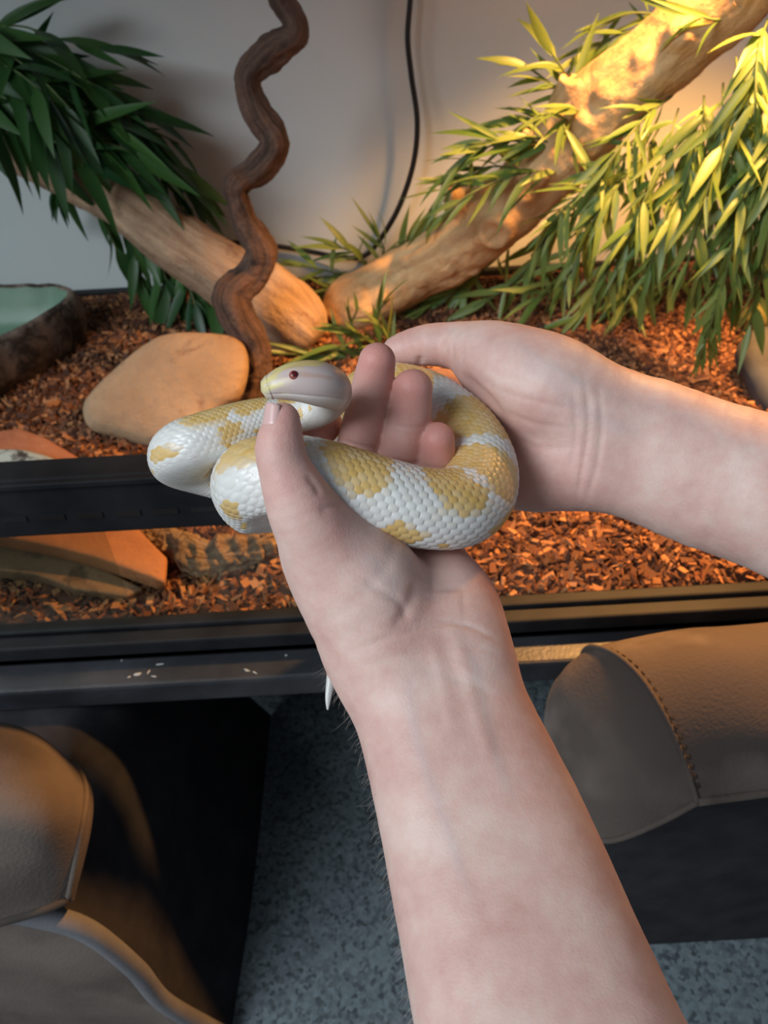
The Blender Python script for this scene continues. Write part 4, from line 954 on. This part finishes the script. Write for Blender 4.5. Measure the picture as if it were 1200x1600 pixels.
Ll = [
 ([(566, 905), (600, 925), (628, 945), (640, 980)], 7, -.0006, 'c', ZL), ([(652, 905), (640, 945), (615, 980)], 9, -.0009, 'c', ZL),
 ([(560, 1012), (640, 985), (720, 975), (785, 1005)], 3.5, -.00055, 'c', ZL), ([(600, 985), (680, 968), (760, 985)], 3.5, -.0004, 'c', ZL), ([(570, 1040), (650, 1018), (740, 1012), (792, 1030)], 4, -.00035, 'c', ZL),
 ([(700, 975), (722, 1030), (745, 1120), (770, 1200)], 11, .0006, 'tendon', ZL), ([(670, 990), (690, 1060), (705, 1140)], 11, .0004, 'tendon', ZL),
 ([(720, 985), (745, 1050), (765, 1140), (800, 1260)], 8, .0001, 'vein', ZL), ([(640, 1050), (650, 1150), (700, 1300), (740, 1420)], 9, .0001, 'vein', ZL), ([(560, 860), (600, 900), (620, 940)], 12, .0, 'vein', ZL),
 ([(533, 687), (560, 697), (600, 704)], 3.5, -.0007, 'c', ZL), ([(552, 622), (580, 628), (612, 626)], 3, -.0004, 'c', ZL), ([(604, 718), (630, 724), (658, 726)], 3.5, -.0006, 'c', ZL), ([(610, 662), (636, 668), (668, 666)], 3, -.0004, 'c', ZL),
 ([(658, 728), (684, 733), (708, 732)], 3.5, -.0006, 'c', ZL), ([(470, 700), (478, 690), (476, 705)], 3, -.0004, 'c', ZL), ([(478, 742), (492, 758), (500, 775)], 5, -.0006, 'c', ZL), ([(498, 800), (520, 790), (540, 790)], 5, -.0006, 'c', ZL),
]
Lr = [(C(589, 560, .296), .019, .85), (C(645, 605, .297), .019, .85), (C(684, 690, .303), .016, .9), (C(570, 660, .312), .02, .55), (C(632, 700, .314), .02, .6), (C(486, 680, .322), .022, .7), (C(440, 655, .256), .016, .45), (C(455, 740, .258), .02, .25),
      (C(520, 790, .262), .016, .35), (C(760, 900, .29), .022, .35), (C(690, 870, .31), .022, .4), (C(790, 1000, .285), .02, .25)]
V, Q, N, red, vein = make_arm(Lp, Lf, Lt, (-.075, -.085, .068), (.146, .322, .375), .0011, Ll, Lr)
VL_, NL_ = V, N
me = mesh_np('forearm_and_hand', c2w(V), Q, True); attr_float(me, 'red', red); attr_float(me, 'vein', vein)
armL = obj('forearm_and_hand', me, SKIN, person); armL['label'] = 'bare forearm with thumb over the coil and fingers raised through it'

def nail(parent, base, tip, r0, r1, facing, half, mat, r_off=.00018):
    """curved nail plate lying on a finger end; facing = direction of its middle (camera space)"""
    base = np.asarray(base); tip = np.asarray(tip); ax = tip-base; Ln = np.linalg.norm(ax); ax /= Ln
    n_ = facing-np.dot(facing, ax)*ax; n_ /= np.linalg.norm(n_); b_ = np.cross(ax, n_); nu, nv = 14, 15; Vn = []
    for off in (r_off, -.0012):
        for i in range(nu):
            t = i/(nu-1)
            for j in range(nv):
                q = -1+2*j/(nv-1); a_ = q*half
                tt = t-.10*q*q*(1-t)*0+(-.16*(q*q) if i == nu-1 else (.22*q*q if i == 0 else 0))
                r_ = r0+(r1-r0)*t+off-.0009*abs(q)**3-.0007*max(0, 1-i/2.0)
                Vn.append(base+ax*Ln*tt+(n_*math.cos(a_)+b_*math.sin(a_))*r_)
    Vn = np.array(Vn); m_ = nu*nv; q1 = grid_quads(nu, nv, False); per_ = np.concatenate([np.arange(nv), np.arange(1, nu)*nv+nv-1, (nu-1)*nv+np.arange(nv-2, -1, -1), np.arange(nu-2, 0, -1)*nv]); pn = np.roll(per_, -1)
    return obj('fingernail', mesh_np('fingernail', c2w(Vn), np.vstack([q1, q1[:, ::-1]+m_, np.stack([per_, per_+m_, pn+m_, pn], 1)])), mat, parent)
NAIL, nt_, nb_ = newmat('fingernail'); nb_.inputs['Base Color'].default_value = (.70, .44, .40, 1); nb_.inputs['Roughness'].default_value = .28
nb_.inputs['Subsurface Weight'].default_value = .15; nb_.inputs['Subsurface Radius'].default_value = (1, .4, .3); nb_.inputs['Subsurface Scale'].default_value = .002
nail(armL, C(440, 670, .2615), C(440, 631, .2612), .00685, .0054, np.array([-.72, -.05, -.69]), .85, NAIL)

# --- arm from the side: palm behind the coil, thumb laid along its top
Rp = [
 [K(925, 650, .338, 76), K(1010, 672, .336, 82), K(1100, 715, .332, 92), K(1210, 760, .326, 108), K(1400, 830, .312, 125), K(1560, 890, .300, 134), (np.array([.300, .040, .283]), .036), (np.array([.345, .055, .268]), .037)],
 [K(915, 720, .340, 70), K(1000, 735, .338, 80), K(1100, 765, .334, 92), K(1210, 790, .328, 106), K(1400, 860, .314, 122), (np.array([.300, .050, .285]), .034)],
 [K(925, 650, .338, 76), K(875, 618, .336, 82), K(818, 588, .338, 68), K(772, 566, .345, 52)],      # thenar
 [K(915, 720, .340, 66), K(870, 722, .350, 76), K(832, 730, .366, 70), K(790, 735, .384, 54)],      # heel and outer palm
 [K(890, 680, .350, 70), K(825, 690, .384, 54), K(775, 680, .396, 42)],
 [K(870, 650, .356, 70), K(800, 640, .386, 48), K(765, 640, .394, 42)],
]
Rf = [
 [K(772, 640, .386, 42), K(705, 612, .392, 34), K(650, 607, .386, 30), K(612, 612, .382, 27)],
 [K(770, 685, .392, 42), K(700, 668, .402, 35), K(645, 668, .402, 31), K(605, 675, .398, 27)],
 [K(775, 725, .390, 40), K(715, 735, .402, 34), K(670, 745, .402, 30), K(635, 752, .400, 26)],
 [K(785, 760, .382, 36), K(735, 778, .392, 30), K(700, 785, .394, 27), K(672, 790, .392, 24)],
]
Rt = [K(845, 605, .338, 74), K(790, 573, .343, 60), K(738, 547, .352, 43), K(705, 540, .360, 36), K(668, 539, .3615, 32), K(640, 543, .3625, 28), K(622, 548, .3632, 24)]
Rl = [
 ([(713, 580), (745, 605), (780, 645), (796, 690), (800, 720)], 7, -.0014, 'c', ZL), ([(912, 590), (920, 650), (912, 720), (900, 785)], 4, -.0006, 'c', ZL), ([(935, 600), (940, 660), (932, 730), (915, 785)], 4, -.0005, 'c', ZL), ([(895, 610), (900, 670), (893, 730)], 4, -.0004, 'c', ZL),
 ([(655, 556), (657, 566), (653, 574)], 4, -.0012, 'c', ZL), ([(690, 520), (698, 550), (696, 578)], 4, -.0004, 'c', ZL), ([(704, 530), (708, 555), (706, 580)], 3.5, -.0006, 'c', ZL), ([(722, 530), (722, 560), (714, 580)], 4, -.0006, 'c', ZL),
 ([(740, 560), (790, 590), (850, 600)], 6, -.0003, 'c', ZL), ([(735, 575), (780, 610), (850, 630), (900, 640)], 5, -.0004, 'c', ZL), ([(780, 640), (830, 660), (890, 670)], 5, -.0004, 'c', ZL), ([(800, 680), (840, 700), (895, 700)], 5, -.0004, 'c', ZL), ([(800, 530), (840, 560), (890, 590), (930, 610)], 10, .0003, 'vein', ZL), ([(840, 560), (880, 620), (930, 650), (1000, 680)], 12, .0001, 'vein', ZL),
 ([(810, 560), (850, 580), (900, 600)], 16, .0, 'vein', ZL)]
Rr = [(C(700, 590, .37), .016, .8), (C(720, 600, .37), .016, .7), (C(625, 545, .355), .014, .35), (C(690, 570, .352), .012, .3), (C(800, 660, .345), .022, .35), (C(830, 790, .345), .02, .4), (C(900, 760, .335), .02, .3), (C(820, 720, .35), .02, .4)]  # skin redness; the palm points also put reddish shading into the colour
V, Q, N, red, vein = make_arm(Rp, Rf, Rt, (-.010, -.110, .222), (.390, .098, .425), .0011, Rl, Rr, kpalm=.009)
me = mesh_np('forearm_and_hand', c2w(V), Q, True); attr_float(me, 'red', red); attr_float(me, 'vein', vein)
armR = obj('forearm_and_hand', me, SKIN, person); armR['label'] = 'bare forearm with palm cupped behind the coil and thumb on top'

# fine hair on the forearms
def hairs(name, parent, Vc, Nc, region, n, seed, flow, L0=.004, L1=.009, r0=.000028):
    r = np.random.default_rng(seed); px = 600+F*Vc[:, 0]/Vc[:, 2]; py = 800+F*Vc[:, 1]/Vc[:, 2]
    cand = np.where(region(px, py) & (Nc[:, 2] > -.40))[0]; pick = r.choice(cand, n); VV = []; TT = []
    for i in pick:
        p = Vc[i]; nn_ = Nc[i]; d = flow+nn_*r.uniform(.3, .9)+r.normal(0, .22, 3); d /= np.linalg.norm(d); L_ = r.uniform(L0, L1); b_ = r.normal(0, .25, 3)
        sd_ = np.cross(d, r.normal(0, 1, 3)); sd_ /= np.linalg.norm(sd_); s2_ = np.cross(d, sd_); o_ = len(VV)
        for t in (0, .35, .7):
            c_ = p+d*L_*t+(b_-nn_*.3)*L_*t*t*.5; w_ = r0*(1-t*.7)
            for a_ in (0, 2.094, 4.189): VV.append(c_+(sd_*math.cos(a_)+s2_*math.sin(a_))*w_)
        VV.append(p+d*L_+(b_-nn_*.3)*L_*.5)
        for q in (0, 3):
            for j in range(3):
                k = (j+1) % 3; TT += [(o_+q+j, o_+q+k, o_+q+3+k), (o_+q+j, o_+q+3+k, o_+q+3+j)]
        for j in range(3): TT.append((o_+6+j, o_+6+(j+1) % 3, o_+9))
    o = obj(name, mesh_np(name, c2w(np.array(VV)), None, True, TT), HAIR, parent); o['kind'] = 'stuff'; return o
HAIR, hn_, hb_ = newmat('fine_hair'); hb_.inputs['Base Color'].default_value = (.55, .46, .40, 1); hb_.inputs['Roughness'].default_value = .5
hairs('arm_hair', armL, VL_, NL_, lambda x, y: (y > 1040) & (y < 1640) & (x < 760), 520, 3, np.array([-.25, .8, 0.1]))
